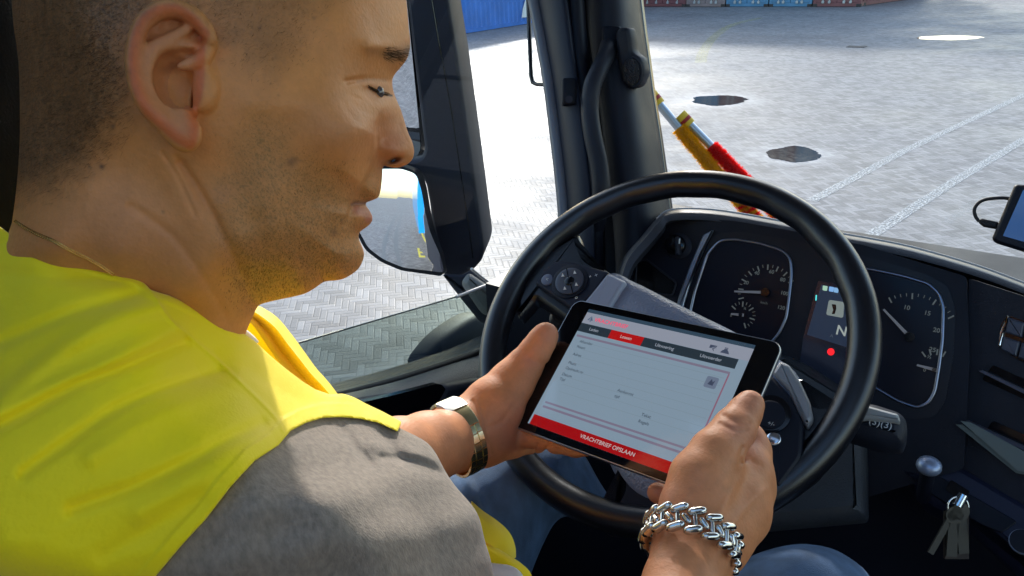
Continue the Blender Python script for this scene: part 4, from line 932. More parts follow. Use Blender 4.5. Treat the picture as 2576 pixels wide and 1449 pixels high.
def head_w2(X, Y):
    Wi = rbf([(a, b) for a, b, _ in WPT], [c for _, _, c in WPT], X, Y, 8e-4)
    Wi = np.clip(Wi, .008, .085)
    w = Wi.copy()
    # neck cords and folds
    w += .0012*rdg([(400, 400), (470, 520), (540, 640), (600, 760), (640, 860)], X, Y, 22)
    w -= .0018*rdg([(455, 410), (520, 520), (575, 620), (620, 720), (640, 775)], X, Y, 9)
    w -= .0011*rdg([(330, 520), (430, 590), (500, 680), (560, 780), (590, 840)], X, Y, 8)
    w -= .0009*rdg([(410, 385), (450, 450), (490, 540)], X, Y, 4); w -= .0008*rdg([(445, 395), (500, 470), (550, 560)], X, Y, 4)
    w -= .0012*rdg([(640, 560), (660, 650), (645, 745)], X, Y, 18)
    # brow, lids, eye
    w += .003*rdg([(930, 118), (980, 118), (1020, 130)], X, Y, 12)
    w -= .0030*rdg([(872, 205), (905, 200), (945, 198), (985, 204)], X, Y, 5)
    w += .0026*rdg([(925, 214), (950, 215), (980, 220)], X, Y, 7)
    w -= .0042*rdg([(928, 222), (948, 234), (968, 240), (986, 241)], X, Y, 4.6)
    w += .0012*rdg([(905, 240), (930, 256), (958, 264)], X, Y, 8)
    w -= .0006*rdg([(890, 262), (925, 285), (950, 290)], X, Y, 4); w -= .0005*rdg([(880, 240), (915, 252)], X, Y, 3)
    w -= .0004*rdg([(860, 250), (880, 285), (905, 310)], X, Y, 4)
    # nose wing, nostril
    w += .0045*gau(X, Y, 968, 376, 15, 17); w -= .0030*rdg([(946, 350), (950, 375), (948, 400)], X, Y, 4)
    w -= .0130*gau(X, Y, 988, 404, 15, 5.5, -.30)
    w += .0022*rdg([(968, 414), (995, 417), (1015, 410)], X, Y, 4)
    # the cheek stands in front of the nose wing and the corner of the mouth
    NL_ = catmull([(968, 262), (950, 300), (944, 330), (946, 362), (941, 396), (928, 430), (911, 461), (892, 487), (882, 513), (873, 545), (858, 572)], 4, False)
    ld = line_d(NL_, X, Y); rgt = poly_sd(np.concatenate([NL_, [(1100, 600), (1100, 250)]]), X, Y) < 0; sdn = np.where(rgt, ld, -ld)
    fade = sstep(262, 330, Y)*sstep(590, 530, Y)
    w += fade*(.0018*np.exp(-.5*(np.minimum(sdn, 0)/26)**2)*(1-sstep(-5, 5, sdn))-.0095*np.exp(-.5*(np.maximum(sdn, 0)/18)**2)*sstep(-5, 5, sdn))
    # mouth
    w -= .0045*rdg([(888, 513), (905, 512), (922, 513)], X, Y, 3.2); w += .0022*rdg([(900, 530), (920, 535), (932, 545)], X, Y, 8); w -= .002*rdg([(885, 580), (902, 586)], X, Y, 9)
    w -= .0015*gau(X, Y, 880, 516, 9, 14); w -= .0010*rdg([(840, 600), (850, 640), (842, 680)], X, Y, 8)
    # jaw line, temple, cheekbone
    w += .0022*rdg([(560, 520), (620, 640), (720, 700), (800, 690)], X, Y, 28); w -= .0025*gau(X, Y, 760, 120, 60, 50); w += .0015*rdg([(640, 260), (760, 260), (860, 280)], X, Y, 26)
    D = -poly_sd(catmull(HP, 3), X, Y)
    Rr = np.clip(w/.40*F, 12, 230)*np.clip(.85+0*w, 0, 1)
    t = np.clip(D/Rr, None, 1)
    w2 = np.where(t > 0, w*w*(1-(1-t)**2), w*w*2*t)
    return w2, w
gh = Grid(-50, 1066, -398, 900, .316, .545, 4.0, .0017)
w2, _w = head_w2(gh.X2, gh.Y2); zc = zc_head(gh.X2)
fh = (((gh.D-zc[:, :, None])**2-w2[:, :, None])/(2*np.sqrt(np.maximum(w2, .00006)))[:, :, None]).astype(np.float32)
# --- ear
EO = catmull([(530, 84), (515, 62), (497, 40), (463, 15), (430, 6), (390, 13), (356, 34), (334, 71), (322, 118), (320, 158), (325, 203), (339, 248), (359, 288), (396, 322), (430, 353), (458, 371), (482, 378), (497, 360), (503, 320), (500, 282), (512, 240), (518, 180), (520, 120)], 4)
def dE(x): return .3460-.0125*(505-x)/185
x0, x1 = int((280+50)/4), int((580+50)/4); y0, y1 = int((398-20)/4), int((398+410)/4); kz = int((.375-.316)/.0017)
sub = Grid.__new__(Grid); sub.gx = gh.gx[x0:x1]; sub.gy = gh.gy[y0:y1]; sub.gz = gh.gz[:kz]; sub.X2 = gh.X2[x0:x1, y0:y1]; sub.Y2 = gh.Y2[x0:x1, y0:y1]
sub.D = gh.D[:, :, :kz]; sub.CX = gh.CX[x0:x1, y0:y1, :kz]; sub.CY = gh.CY[x0:x1, y0:y1, :kz]
de = dE(sub.X2)[:, :, None]; so_ = poly_sd(EO, sub.X2, sub.Y2)[:, :, None]*.34/F
def e3(P, o, r):
    Q_ = catmull(P, 3, False); rr_ = r if not hasattr(r, '__len__') else list(np.interp(np.linspace(0, len(P)-1, len(Q_)), range(len(P)), r))
    return e3_(Q_, o, rr_)
e3_ = lambda P, o, r: [(x, y, dE(x)+o, (r if not hasattr(r, '__len__') else r[i])) for i, (x, y) in enumerate(P)]
plate = smax(so_+.002, np.abs(sub.D-de-.0062)-.0016, .0015)
backing = smax(so_+.0055, -(sub.D-de-.006), .002)
helix = sub.chain(e3([(531, 104), (520, 78), (500, 52), (470, 31), (432, 21), (395, 29), (363, 54), (345, 88), (337, 124), (335, 162), (341, 204), (355, 244), (378, 276), (412, 306), (444, 331), (470, 350)], .0005, [.0022, .0030, .0034, .0036, .0038, .0036, .0033, .0030, .0030, .0030, .0030, .0032, .0036, .0042, .0046, .0048]), .002)
crus = sub.chain(e3([(531, 104), (515, 140), (485, 158), (455, 168)], .003, [.003, .0026, .0022, .0016]), .002)
anti = sub.chain(e3([(470, 75), (430, 100), (395, 120), (377, 150), (370, 190), (380, 228), (408, 262), (440, 284), (468, 290)], .0026, [.002, .0026, .003, .0034, .0034, .0034, .0033, .0032, .003]), .002)
anti2 = sub.chain(e3([(492, 118), (450, 122), (400, 130)], .004, [.0018, .0022, .0028]), .002)
tragus = sub.ell((517, 226, .3505), (.0055, .0095, .0040))
lobe = sub.ell((466, 332, .3425), (.0075, .008, .0038))
ear = smin(plate, helix, .0022); ear = smin(ear, anti, .003); ear = smin(ear, anti2, .003); ear = smin(ear, lobe, .004); ear = smin(ear, backing, .002)
fs = smin(fh[x0:x1, y0:y1, :kz], ear, .0022)
bowl = sub.ell((442, 205, .3450), (.0092, .0135, .0105)); fs = smax(fs, -bowl, .0018)
bowl2 = sub.ell((478, 135, .3455), (.0060, .0028, .0055)); fs = smax(fs, -bowl2, .0012)
canal = sub.ell((484, 238, .350), (.0028, .0080, .0150)); fs = smax(fs, -canal, .001)
fs = smin(fs, crus, .0016); fs = smin(fs, tragus, .0045)
fh[x0:x1, y0:y1, :kz] = fs
Vp, Qh = gh.mesh(fh)
def near_depth(x, y):
    x = np.asarray(x, float); y = np.asarray(y, float); a, _ = head_w2(x, y); return zc_head(x)-np.sqrt(np.maximum(a, 1e-8))

# skin colour of the head: hair stubble, beard shadow, lips, ruddy ear; painted shade in nostril, mouth and lids
def vnoise(X, Y, s, seed):
    r = np.random.default_rng(seed); N = 64; T_ = r.random((N, N)); x = X/s; y = Y/s; xi = np.floor(x).astype(int); yi = np.floor(y).astype(int); fx = x-xi; fy = y-yi; fx = fx*fx*(3-2*fx); fy = fy*fy*(3-2*fy)
    g = lambda a, b: T_[a % N, b % N]
    return (g(xi, yi)*(1-fx)+g(xi+1, yi)*fx)*(1-fy)+(g(xi, yi+1)*(1-fx)+g(xi+1, yi+1)*fx)*fy
SK = np.array([.62, .240, .066])
def hair_mask(X, Y):
    A = [(900, -420), (900, -150), (885, -40), (850, 5), (800, 30), (765, 70), (745, 130), (720, 170), (690, 190), (655, 170), (620, 140), (560, 100), (520, 20), (400, -10), (318, 80), (316, 180), (300, 300), (230, 400), (120, 470), (-100, 520), (-100, -420)]
    n = vnoise(X, Y, 26, 2)*26+vnoise(X, Y, 9, 3)*14; return sstep(60, -75, poly_sd(A, X, Y)+n-28)
def beard_mask(X, Y):
    A = [(655, 300), (700, 330), (720, 400), (790, 420), (850, 440), (880, 520), (905, 505), (930, 480), (960, 455), (970, 500), (925, 505), (880, 530), (890, 575), (925, 590), (930, 660), (860, 720), (650, 790), (600, 730), (570, 600), (560, 480), (600, 360)]
    n = vnoise(X, Y, 30, 5)*26+vnoise(X, Y, 10, 6)*12; return sstep(55, -60, poly_sd(A, X, Y)+n-25)
def head_col(X, Y, Dp):
    n = vnoise(X, Y, 60, 1); n2 = vnoise(X, Y, 14, 9)
    c = SK[None]*(.94+.14*n[:, None]+.06*n2[:, None])
    def mixc(c, m, t): m = np.clip(m, 0, 1)[:, None]; return c*(1-m)+np.asarray(t)[None]*m
    near = (Dp < .395)
    em = sstep(4, -8, poly_sd(EO, X, Y))*(Dp < .352)
    rim = np.exp(-.5*(np.abs(poly_sd(EO, X, Y)+14)/13)**2)*em
    c = mixc(c, em*.6, (.48, .17, .07)); c = mixc(c, rim*.9, (.60, .13, .03))
    c = mixc(c, gau(X, Y, 860, 330, 70, 50)*.25, (.52, .22, .13)); c = mixc(c, gau(X, Y, 985, 365, 34, 55)*.6, (.50, .15, .07)); c = mixc(c, gau(X, Y, 945, 225, 30, 12)*.4, (.40, .15, .08))
    c = mixc(c, gau(X, Y, 988, 405, 14, 5, -.3)*.9, (.10, .03, .02)); c = mixc(c, rdg([(885, 514), (905, 512), (920, 513)], X, Y, 3)*.8, (.16, .04, .03)); c = mixc(c, rdg([(900, 205), (930, 200), (970, 203)], X, Y, 3)*.35, (.20, .08, .04))  # nostril, mouth line and lid crease: shade put into the skin colour
    c = mixc(c, gau(X, Y, 300, 640, 160, 120)*.4, (.50, .22, .12))
    c = mixc(c, sstep(15, 0, line_d([(893, 513), (921, 512)], X, Y)*1.2)*.6*(Y < 513), (.30, .12, .09))
    c = mixc(c, sstep(20, 4, line_d([(900, 527), (928, 538), (930, 552)], X, Y))*.75, (.50, .15, .10))
    sp = np.random.default_rng(3).random(len(X)); bm_ = beard_mask(X, Y)
    c = mixc(c, bm_*(.22+.24*vnoise(X, Y, 7, 12)+.34*(sp > .80)), (.21, .12, .035)); c = mixc(c, (sp > .93)*.10*np.ones_like(X), (.25, .12, .06))
    c = mixc(c, hair_mask(X, Y)*(.60+.15*vnoise(X, Y, 6, 13)+.12*(sp > .7))*(1-.42*sstep(480, 640, X)*sstep(-160, -40, Y)), (.080, .052, .026))
    c = mixc(c, rdg([(985, 138), (1010, 136), (1030, 128)], X, Y, 11)*.7, (.09, .06, .04)); c = mixc(c, rdg([(930, 128), (985, 138)], X, Y, 9)*.28, (.14, .09, .05))
    c = mixc(c, sstep(3.5, 1, line_d([(928, 220), (950, 233), (986, 241)], X, Y)), (.05, .025, .02))
    for (x, y, r, a) in ((284, 318, 4, .8), (256, 419, 4.5, .9), (225, 419, 3, .6), (410, 533, 3, .5), (733, 408, 8, .6), (745, 400, 5, .4), (706, 420, 5, .2), (840, 585, 6, .5), (790, 45, 3, .5), (655, 70, 4, .4), (700, 240, 3, .3)):
        c = mixc(c, gau(X, Y, x, y, r)*a, (.10, .05, .03))
    return np.clip(c, 0, 1)
colh = head_col(Vp[:, 0], Vp[:, 1], Vp[:, 2])

# --- tablet frame (needed for the hands)
TC = np.array([.1017, -.0805, -.619]); TR_ = np.array([.744, -.158, .649]); TU = np.array([.476, .807, -.349]); TN = np.array([-.469, .569, .675])
def dt(px, py, o=0.0):
    r = np.array([(px-1288)/F, (724.5-py)/F, -1.0]); return float(((TC+TN*o) @ TN)/(r @ TN))
# --- left arm and hand
gl = Grid(955, 1500, 785, 1260, .50, .775, 3.4, .0018)
palm = gl.chain([(890, 1190, .50, .030), (1000, 1150, .555, .0285), (1075, 1126, .595, .0275), (1150, 1104, .640, .0262), (1205, 1092, .662, .0270)], .006)
wr = gl.cap((1150, 1092, .640), (1215, 1080, .664), .0262, .026); palm = smin(palm, wr, .01)
palm = smin(palm, gl.chain([(1200, 1070, .655, .026), (1242, 1022, .662, .0265), (1288, 962, .672, .0195)], .004), .012)
palm = smin(palm, gl.chain([(1215, 1098, .668, .0240), (1280, 1094, .682, .0210), (1342, 1094, .700, .0165), (1385, 1100, .712, .0125)], .004), .012)
palm = smin(palm, gl.chain([(1250, 1040, .680, .022), (1330, 1020, .715, .017)], .004), .014)
f = smin(palm, gl.chain([(1288, 962, .672, .0200), (1316, 925, .676, .0165), (1346, 884, .676, .0138), (1364, 856, .676, .0124), (1373, 842, .676, .0112)], .004), .006)
for (pts) in ([(1330, 1092), (1400, 1108), (1448, 1120), (1476, 1122)], [(1340, 1060), (1410, 1070), (1470, 1090)], [(1340, 1020), (1420, 1030), (1490, 1050)], [(1330, 980), (1400, 985), (1480, 1000)]):
    rr = [.0125, .0108, .0098, .0085][:len(pts)]
    f = smin(f, gl.chain([(x, y, dt(x, y, -.0075)+r_*1.02, r_) for (x, y), r_ in zip(pts, rr)], .003), .0045)
for P, w_, a_ in (([(1190, 1010), (1205, 1060), (1200, 1120), (1215, 1165)], 3.5, .0011), ([(1210, 1020), (1222, 1080), (1236, 1140)], 3, .0009), ([(1290, 1020), (1262, 1060), (1225, 1075)], 5, .0010), ([(1385, 1112), (1374, 1130), (1380, 1150)], 4, .0022), ([(1352, 1118), (1345, 1140)], 3, .0012), ([(1328, 900), (1352, 912), (1372, 915)], 4, .0008)):
    f = f+a_*rdg(P, gl.X2, gl.Y2, w_)[:, :, None]
VL, QL = gl.mesh(f.astype(np.float32))
# --- right arm and hand
gr_ = Grid(1560, 1990, 955, 1540, .40, .665, 3.2, .0017)
f = gr_.chain([(1690, 1620, .430, .030), (1715, 1480, .462, .0235), (1735, 1390, .484, .0232), (1752, 1320, .500, .0225)], .006)
f = smin(f, gr_.cap((1760, 1400, .492), (1790, 1330, .510), .021, .022), .014)
f = smin(f, gr_.chain([(1748, 1320, .498, .0215), (1746, 1270, .502, .0205), (1764, 1206, .508, .0205), (1800, 1142, .516, .0170)], .006), .012)
f = smin(f, gr_.chain([(1790, 1330, .512, .0230), (1840, 1255, .528, .0235), (1876, 1190, .545, .0185), (1890, 1130, .562, .0138)], .006), .014)
f = smin(f, gr_.chain([(1800, 1370, .510, .0200), (1862, 1300, .530, .0185), (1896, 1240, .550, .0150)], .006), .012)
f = smin(f, gr_.chain([(1800, 1142, .516, .0172), (1826, 1108, .524, .0150), (1848, 1078, .531, .0146), (1872, 1040, .539, .0118), (1886, 1018, .542, .0104)], .004), .005)
for pts in ([(1890, 1128), (1884, 1104), (1840, 1090), (1790, 1100)], [(1900, 1180), (1895, 1150), (1840, 1145), (1780, 1160)], [(1896, 1235), (1870, 1215), (1800, 1215), (1740, 1225)]):
    rr = [.0135, .0118, .0100, .0085]
    f = smin(f, gr_.chain([(x, y, max(dt(x, y, -.0075)+r_*1.05, .560), r_) for (x, y), r_ in zip(pts, rr)], .003), .004)
f = smin(f, gr_.chain([(1860, 1290, .548, .013), (1760, 1275, .572, .0095), (1700, 1256, .578, .0086), (1654, 1240, .580, .0080)], .003), .004)
for P, w_, a_ in (([(1822, 1046), (1850, 1060), (1884, 1062)], 5, .0009), ([(1812, 1066), (1842, 1080), (1878, 1080)], 4, .0009), ([(1868, 1126), (1862, 1145), (1864, 1165)], 3.5, .0012), ([(1890, 1160), (1915, 1172)], 4, .0006)):
    f = f+a_*rdg(P, gr_.X2, gr_.Y2, w_)[:, :, None]
f = f-.0010*rdg([(1790, 1330), (1840, 1240), (1880, 1170)], gr_.X2, gr_.Y2, 8)[:, :, None]-.0008*rdg([(1830, 1340), (1880, 1270), (1925, 1230)], gr_.X2, gr_.Y2, 8)[:, :, None]
VR, QR = gr_.mesh(f.astype(np.float32))
def hand_col(V, tips):
    n = vnoise(V[:, 0], V[:, 1], 22, 4); c = SK[None]*np.array([1.0, 1.0, 1.5])*(.92+.16*n[:, None])
    for (x, y, r) in tips:
        m = gau(V[:, 0], V[:, 1], x, y, r)[:, None]*.6; c = c*(1-m)+np.array([.52, .20, .12])*m
    return c
colL = hand_col(VL, [(1372, 838, 26), (1330, 900, 20), (1290, 1090, 40)]); colR = hand_col(VR, [(1888, 1010, 26), (1652, 1240, 30), (1845, 1075, 20), (1900, 1110, 24)])
# hidden body under the clothes, so head and arms belong to one figure
mbb = MB()
hidden = [W(*p) for p in ((300, 1000, .47), (500, 1250, .50), (700, 1600, .62))]
V_, F_ = tube_vf(hidden, [.06, .10, .12], 20); mbb.add(V_, F_)
V_, F_ = tube_vf([W(*p) for p in ((650, 1150, .47), (850, 1300, .47), (1000, 1480, .455), (1180, 1900, .42), (1500, 1800, .42), (1690, 1600, .434))], [.045, .045, .042, .042, .036, .0298], 20); mbb.add(V_, F_)
V_, F_ = tube_vf([W(*p) for p in ((560, 1100, .55), (760, 1160, .56), (890, 1190, .505))], [.04, .036, .0295], 20); mbb.add(V_, F_)
def px2w(V): return W(V[:, 0], V[:, 1], V[:, 2])
parts_ = [(px2w(Vp), Qh, colh), (px2w(VL), QL, colL), (px2w(VR), QR, colR), (np.concatenate(mbb.V), None, None)]
Vb = []; Fb = []; Cb = []; n0 = 0
for v, q, c in parts_:
    Vb.append(v); Fb += ([tuple(int(i)+n0 for i in f) for f in q] if q is not None else [tuple(i+n0 for i in f) for f in mbb.F]); Cb.append(c if c is not None else np.tile(SK, (len(v), 1))); n0 += len(v)
SKIN = mat('skin', (.5, .28, .16), .52, spec=.35, var=.05, vscale=220, attr='tone', sss=.10, bump=.5, bscale=420, bdist=.0007)
person = mesh('person', np.concatenate(Vb), Fb, SKIN, None, smooth=True)
ca = person.data.color_attributes.new('tone', 'FLOAT_COLOR', 'POINT'); cc = np.concatenate(Cb); ca.data.foreach_set('color', np.c_[cc, np.ones(len(cc))].astype(np.float32).ravel())
tagobj(person, 'man in yellow safety vest with cropped hair looking down at the tablet in his hands', 'person')

# short hair, beard and brow as fine strands
def strands(name, N, mask, L, wd, col, seed, box, lean, parent=person):
    r = np.random.default_rng(seed); X = r.uniform(box[0], box[1], N); Y = r.uniform(box[2], box[3], N)
    k = (mask(X, Y) > r.random(N)) & (poly_sd(catmull(HP, 3), X, Y) < -3) & ~((poly_sd(EO, X, Y) < 2))
    X, Y = X[k], Y[k]; d0 = near_depth(X, Y); P0 = W(X, Y, d0+.0003)
    Px = W(X+2, Y, near_depth(X+2, Y)); Py = W(X, Y+2, near_depth(X, Y+2)); nn = np.cross(Py-P0, Px-P0); nn /= np.linalg.norm(nn, axis=1)[:, None]+1e-12
    v2c = CP-P0; flip = (nn*v2c).sum(1) < 0; nn[flip] *= -1
    ln = W(X+lean[0], Y+lean[1], d0)-W(X, Y, d0); ln /= np.linalg.norm(ln, axis=1)[:, None]
    t = nn*.55+ln*.8+r.normal(0, .22, (len(X), 3)); t /= np.linalg.norm(t, axis=1)[:, None]
    side = np.cross(t, nn); side /= np.linalg.norm(side, axis=1)[:, None]+1e-12; l = (L*(.6+.8*r.random(len(X))))[:, None]
    V = np.stack([P0-side*wd, P0+side*wd, P0+t*l], 1).reshape(-1, 3); Fc = np.arange(len(V)).reshape(-1, 3)
    return mesh(name, V, Fc, col, parent)
HAIRM = mat('hair_brown', (.050, .028, .010), .75, spec=.15, var=.3, vscale=300); BEARDM = mat('beard_hair', (.085, .048, .014), .75, spec=.15, var=.3, vscale=300)
strands('hair', 48000, lambda X, Y: hair_mask(X, Y)*(1-.5*sstep(480, 640, X)*sstep(-160, -40, Y)), .0032, .00010, HAIRM, 21, (-40, 900, -370, 520), (-3, 8))
strands('beard', 15000, lambda X, Y: beard_mask(X, Y)*.95, .0013, .00010, BEARDM, 22, (540, 970, 280, 790), (-1, 6))
strands('eyebrow', 520, lambda X, Y: rdg([(975, 132), (1000, 140), (1016, 137), (1030, 126)], X, Y, 9), .0045, .00013, HAIRM, 23, (920, 1034, 105, 160), (7, 3))
# eye: white of the eye and lashes
ed = float(near_depth(np.array([948.0]), np.array([231.0]))[0])
V_, F_ = tube_vf([W(x, y, float(near_depth(np.array([float(x)]), np.array([float(y)]))[0])-.0012) for x, y in ((927, 215), (938, 224), (950, 231), (964, 237), (978, 239))], [.0002, .0005, .0006, .0006, .0003], 6); mesh('eyelashes', V_, F_, HAIRM, person)
e_ = bpy.data.meshes.new('eye'); eo = bpy.data.objects.new('eye', e_); C.objects.link(eo); bm = bmesh.new(); bmesh.ops.create_uvsphere(bm, u_segments=20, v_segments=12, radius=.0036)
for f_ in bm.faces: f_.smooth = True
bm.to_mesh(e_); bm.free(); eo.location = W(951, 232, ed+.0030); eo.data.materials.append(mat('eye_white', (.10, .08, .07), .06, spec=1.0)); eo.parent = person

ls = [W(x, y, float(near_depth(np.array([float(x)]), np.array([float(y)]))[0])-.0004) for x, y in np.stack([np.linspace(934, 976, 15), np.interp(np.linspace(934, 976, 15), [934, 950, 976], [218, 226, 233])], 1)]
V_ = []; 
for i, p_ in enumerate(ls): V_ += [p_-np.array(rt)*.00022, p_+np.array(rt)*.00022, p_+np.array(rt)*(.0022+.0001*i)-np.array(up)*.0030-np.array(fw)*.001]
mesh('eyelashes', V_, np.arange(len(V_)).reshape(-1, 3), HAIRM, person)
def arm_hair(V, Q, mask, N, L, seed):
    r = np.random.default_rng(seed); P = px2w(V); q = Q[r.integers(0, len(Q), N*6)]; c = P[q].mean(1); cp = V[q].mean(1); n = np.cross(P[q[:, 2]]-P[q[:, 0]], P[q[:, 3]]-P[q[:, 1]]); n /= np.linalg.norm(n, axis=1)[:, None]+1e-12
    k = (r.random(len(c)) < mask(cp[:, 0], cp[:, 1])); c, n = c[k][:N], n[k][:N]
    t = n*.5+np.array(rt)*.5+r.normal(0, .4, (len(c), 3)); t -= n*np.minimum((t*n).sum(1)-.25, 0)[:, None]; t /= np.linalg.norm(t, axis=1)[:, None]; s = np.cross(t, n); s /= np.linalg.norm(s, axis=1)[:, None]+1e-12
    V2 = np.stack([c-s*.00007, c+s*.00007, c+t*(L*(.5+r.random(len(c))))[:, None]], 1).reshape(-1, 3); mesh('arm_hair', V2, np.arange(len(V2)).reshape(-1, 3), BEARDM, person)
arm_hair(VL, QL, lambda x, y: (x < 1130)*.9, 700, .007, 41)
arm_hair(VR, QR, lambda x, y: sstep(1230, 1420, y)*.8+.05*(y > 1150), 700, .005, 42)
# --- clothes
TCON = catmull([(-220, 480), (0, 470), (200, 540), (350, 590), (480, 650), (570, 725), (640, 800), (690, 870), (744, 930), (798, 976), (860, 998), (914, 1028), (951, 1046), (1000, 1074), (1064, 1106), (1094, 1136), (1122, 1188), (1150, 1228), (1186, 1269), (1206, 1304), (1221, 1365), (1236, 1415), (1252, 1520), (1252, 1620), (-220, 1620)], 3)
TP = [(0, 560, .47, .085), (0, 700, .50, .115), (0, 1100, .52, .19), (0, 1449, .53, .22), (80, 630, .475, .108), (200, 670, .475, .114), (330, 720, .472, .113), (450, 775, .47, .105), (560, 830, .475, .090), (300, 1100, .49, .155), (300, 1449, .50, .175), (600, 1000, .47, .100), (540, 880, .475, .085), (600, 1300, .465, .125), (750, 1080, .47, .082), (860, 1030, .49, .045), (900, 1250, .46, .085), (1000, 1400, .455, .075), (1100, 1300, .465, .045), (1000, 1140, .485, .035), (800, 1449, .45, .095), (1200, 1500, .47, .05)]
gt = Grid(-200, 1262, 460, 1540, .28, .59, 4.0, .0024)
X, Y = gt.X2, gt.Y2; pt = [(a, b) for a, b, _, _ in TP]
zt = rbf(pt, [p[2] for p in TP], X, Y, 1e-3); wt = np.clip(rbf(pt, [p[3] for p in TP], X, Y, 1e-3), .02, .25)
Dm = -poly_sd(TCON, X, Y)
def inflate(w, D, Rr, grid, zc_):
    t = np.clip(D/Rr, None, 1); w2_ = np.where(t > 0, w*w*(1-(1-t)**2), w*w*2*t)
    return (((grid.D-zc_[:, :, None])**2-w2_[:, :, None])/(2*np.sqrt(np.maximum(w2_, .0002)))[:, :, None]).astype(np.float32)
Rt = np.clip(wt/.42*F*.75, 60, 330)
wsh = wt+.0022*np.sin(X*.021+Y*.03)*np.sin(Y*.017-X*.012)
for P, w_, a_ in (([(860, 1075), (900, 1130), (930, 1165)], 9, -.004), ([(960, 1085), (1010, 1150), (1090, 1180)], 12, -.005), ([(940, 1120), (1040, 1140), (1100, 1160)], 14, .004), ([(1110, 1190), (1060, 1160), (960, 1150)], 6, -.003), ([(780, 1250), (880, 1330), (960, 1449)], 40, .004), ([(1000, 1250), (1080, 1330), (1120, 1449)], 30, -.003)):
    wsh += a_*rdg(P, X, Y, w_)
arm = [(1000, 1086), (951, 1064), (900, 1053), (854, 1050), (810, 1052), (770, 1064), (731, 1084), (701, 1120), (640, 1160), (579, 1226), (518, 1306), (457, 1372), (385, 1458), (260, 1600)]
neck = [(-230, 545), (0, 570), (40, 600), (79, 626), (130, 642), (183, 655), (230, 668), (274, 680), (320, 690), (347, 697), (364, 712), (378, 728), (400, 736), (426, 743), (470, 762), (518, 785), (565, 812), (606, 834)]
VP_ = neck+[(640, 857), (668, 884), (700, 912), (731, 937), (762, 960), (794, 980), (830, 992), (862, 990), (930, 1010), (1016, 1050)]+arm+[(-230, 1600)]
wsh -= .0075*sstep(4, -26, poly_sd(VP_, X, Y))
fsh = inflate(wsh, Dm, Rt, gt, zt)
SP = [(-230, 700), (300, 740), (500, 830), (620, 900), (800, 990), (900, 1000), (1300, 1050), (1300, 1640), (-230, 1640)]
fsh2 = smax(fsh, (poly_sd(SP, X, Y)*.42/F)[:, :, None].astype(np.float32), .003)
VS, QS = gt.mesh(fsh2)
MELANGE = mat('grey_melange_jersey', (.25, .195, .150), .9, var=.26, vscale=330, bump=.5, bscale=900, bdist=.0008, sheen=.15, stretch=(1, 1, .5))
mesh('shirt', px2w(VS), QS, MELANGE, person, smooth=True)
wv = wt.copy()
for P, w_, a_ in (([(396, 773), (300, 800), (200, 850), (91, 932), (-20, 1030), (-100, 1120)], 16, .0042), ([(347, 740), (250, 765), (152, 798), (0, 862), (-100, 900)], 11, -.0038),
        ([(463, 859), (400, 885), (305, 926), (200, 965), (122, 1005), (-20, 1080)], 10, -.0036), ([(445, 828), (350, 870), (244, 926), (120, 975), (0, 1045)], 15, .0030),
        ([(549, 932), (460, 960), (366, 993), (270, 1040), (183, 1102), (60, 1190)], 10, -.0032), ([(600, 960), (480, 1010), (350, 1070), (230, 1150)], 16, .0024),
        ([(658, 1066), (570, 1105), (488, 1151), (400, 1195), (305, 1236), (180, 1280)], 11, -.0034), ([(690, 1085), (600, 1145), (480, 1215), (350, 1290)], 17, .0024),
        ([(300, 700), (180, 700), (60, 690), (-40, 680)], 11, -.0022), ([(500, 1260), (380, 1330), (260, 1400)], 16, -.0018), ([(880, 1010), (800, 1012), (720, 990), (640, 930)], 12, -.002)):
    wv += a_*.95*rdg(P, X, Y, w_*1.15)
wv += .0002*(vnoise(X*.5+Y*.6, Y*.8-X*.35, 30, 31)-.5)*2+.0001*(vnoise(X+Y*.5, Y, 9, 32)-.5)*2
da = line_d(arm, X, Y)
wv += .0016*np.exp(-.5*((da-34)/3.2)**2)+.0012*sstep(34, 26, da)+.0016*rdg([(376, 726), (392, 752), (427, 804), (480, 850), (545, 905), (620, 975), (690, 1045), (712, 1084)], X, Y, 3.2)
dn_ = line_d(neck, X, Y); wv += .0014*sstep(20, 14, dn_)+.0008*np.exp(-.5*((dn_-18)/2.5)**2)
fv = inflate(wv, Dm+8, Rt, gt, zt)
shell = smax(fv-.0052, -(fv-.0018), .001)
shell = fv-.0040
fvest = smax(shell, (poly_sd(VP_, X, Y)*.42/F)[:, :, None].astype(np.float32), .0012)
VV, QV = gt.mesh(fvest)
VEST = mat('fluorescent_polyester', (.95, .72, .0), .6, spec=.25, var=.04, vscale=14, bump=.25, bscale=700, bdist=.0007, sheen=.2)
VM = MB(); VM.add(px2w(VV), QV)
# far front panel of the vest, seen under the chin, and the hem low in the picture
def patch(rows, n=6, th=.002):
    R = [catmull(np.array(r, float), n, False) for r in rows]; R = catmull_rows(R, 4); P = [W(r[:, 0], r[:, 1], r[:, 2]) for r in R]; k = len(P[0]); m = len(P)
    V = np.concatenate(P); Fc = [(i*k+j, i*k+j+1, (i+1)*k+j+1, (i+1)*k+j) for i in range(m-1) for j in range(k-1)]
    V2 = V-np.array(fw)*(-th); nV = len(V); F2 = [tuple(x+nV for x in reversed(f_)) for f_ in Fc]
    ed_ = []
    for j in range(k-1): ed_ += [(j+1, j, j+nV, j+1+nV), ((m-1)*k+j, (m-1)*k+j+1, (m-1)*k+j+1+nV, (m-1)*k+j+nV)]
    for i in range(m-1): ed_ += [(i*k, (i+1)*k, (i+1)*k+nV, i*k+nV), ((i+1)*k+k-1, i*k+k-1, i*k+k-1+nV, (i+1)*k+k-1+nV)]
    return np.concatenate([V, V2]), Fc+F2+ed_
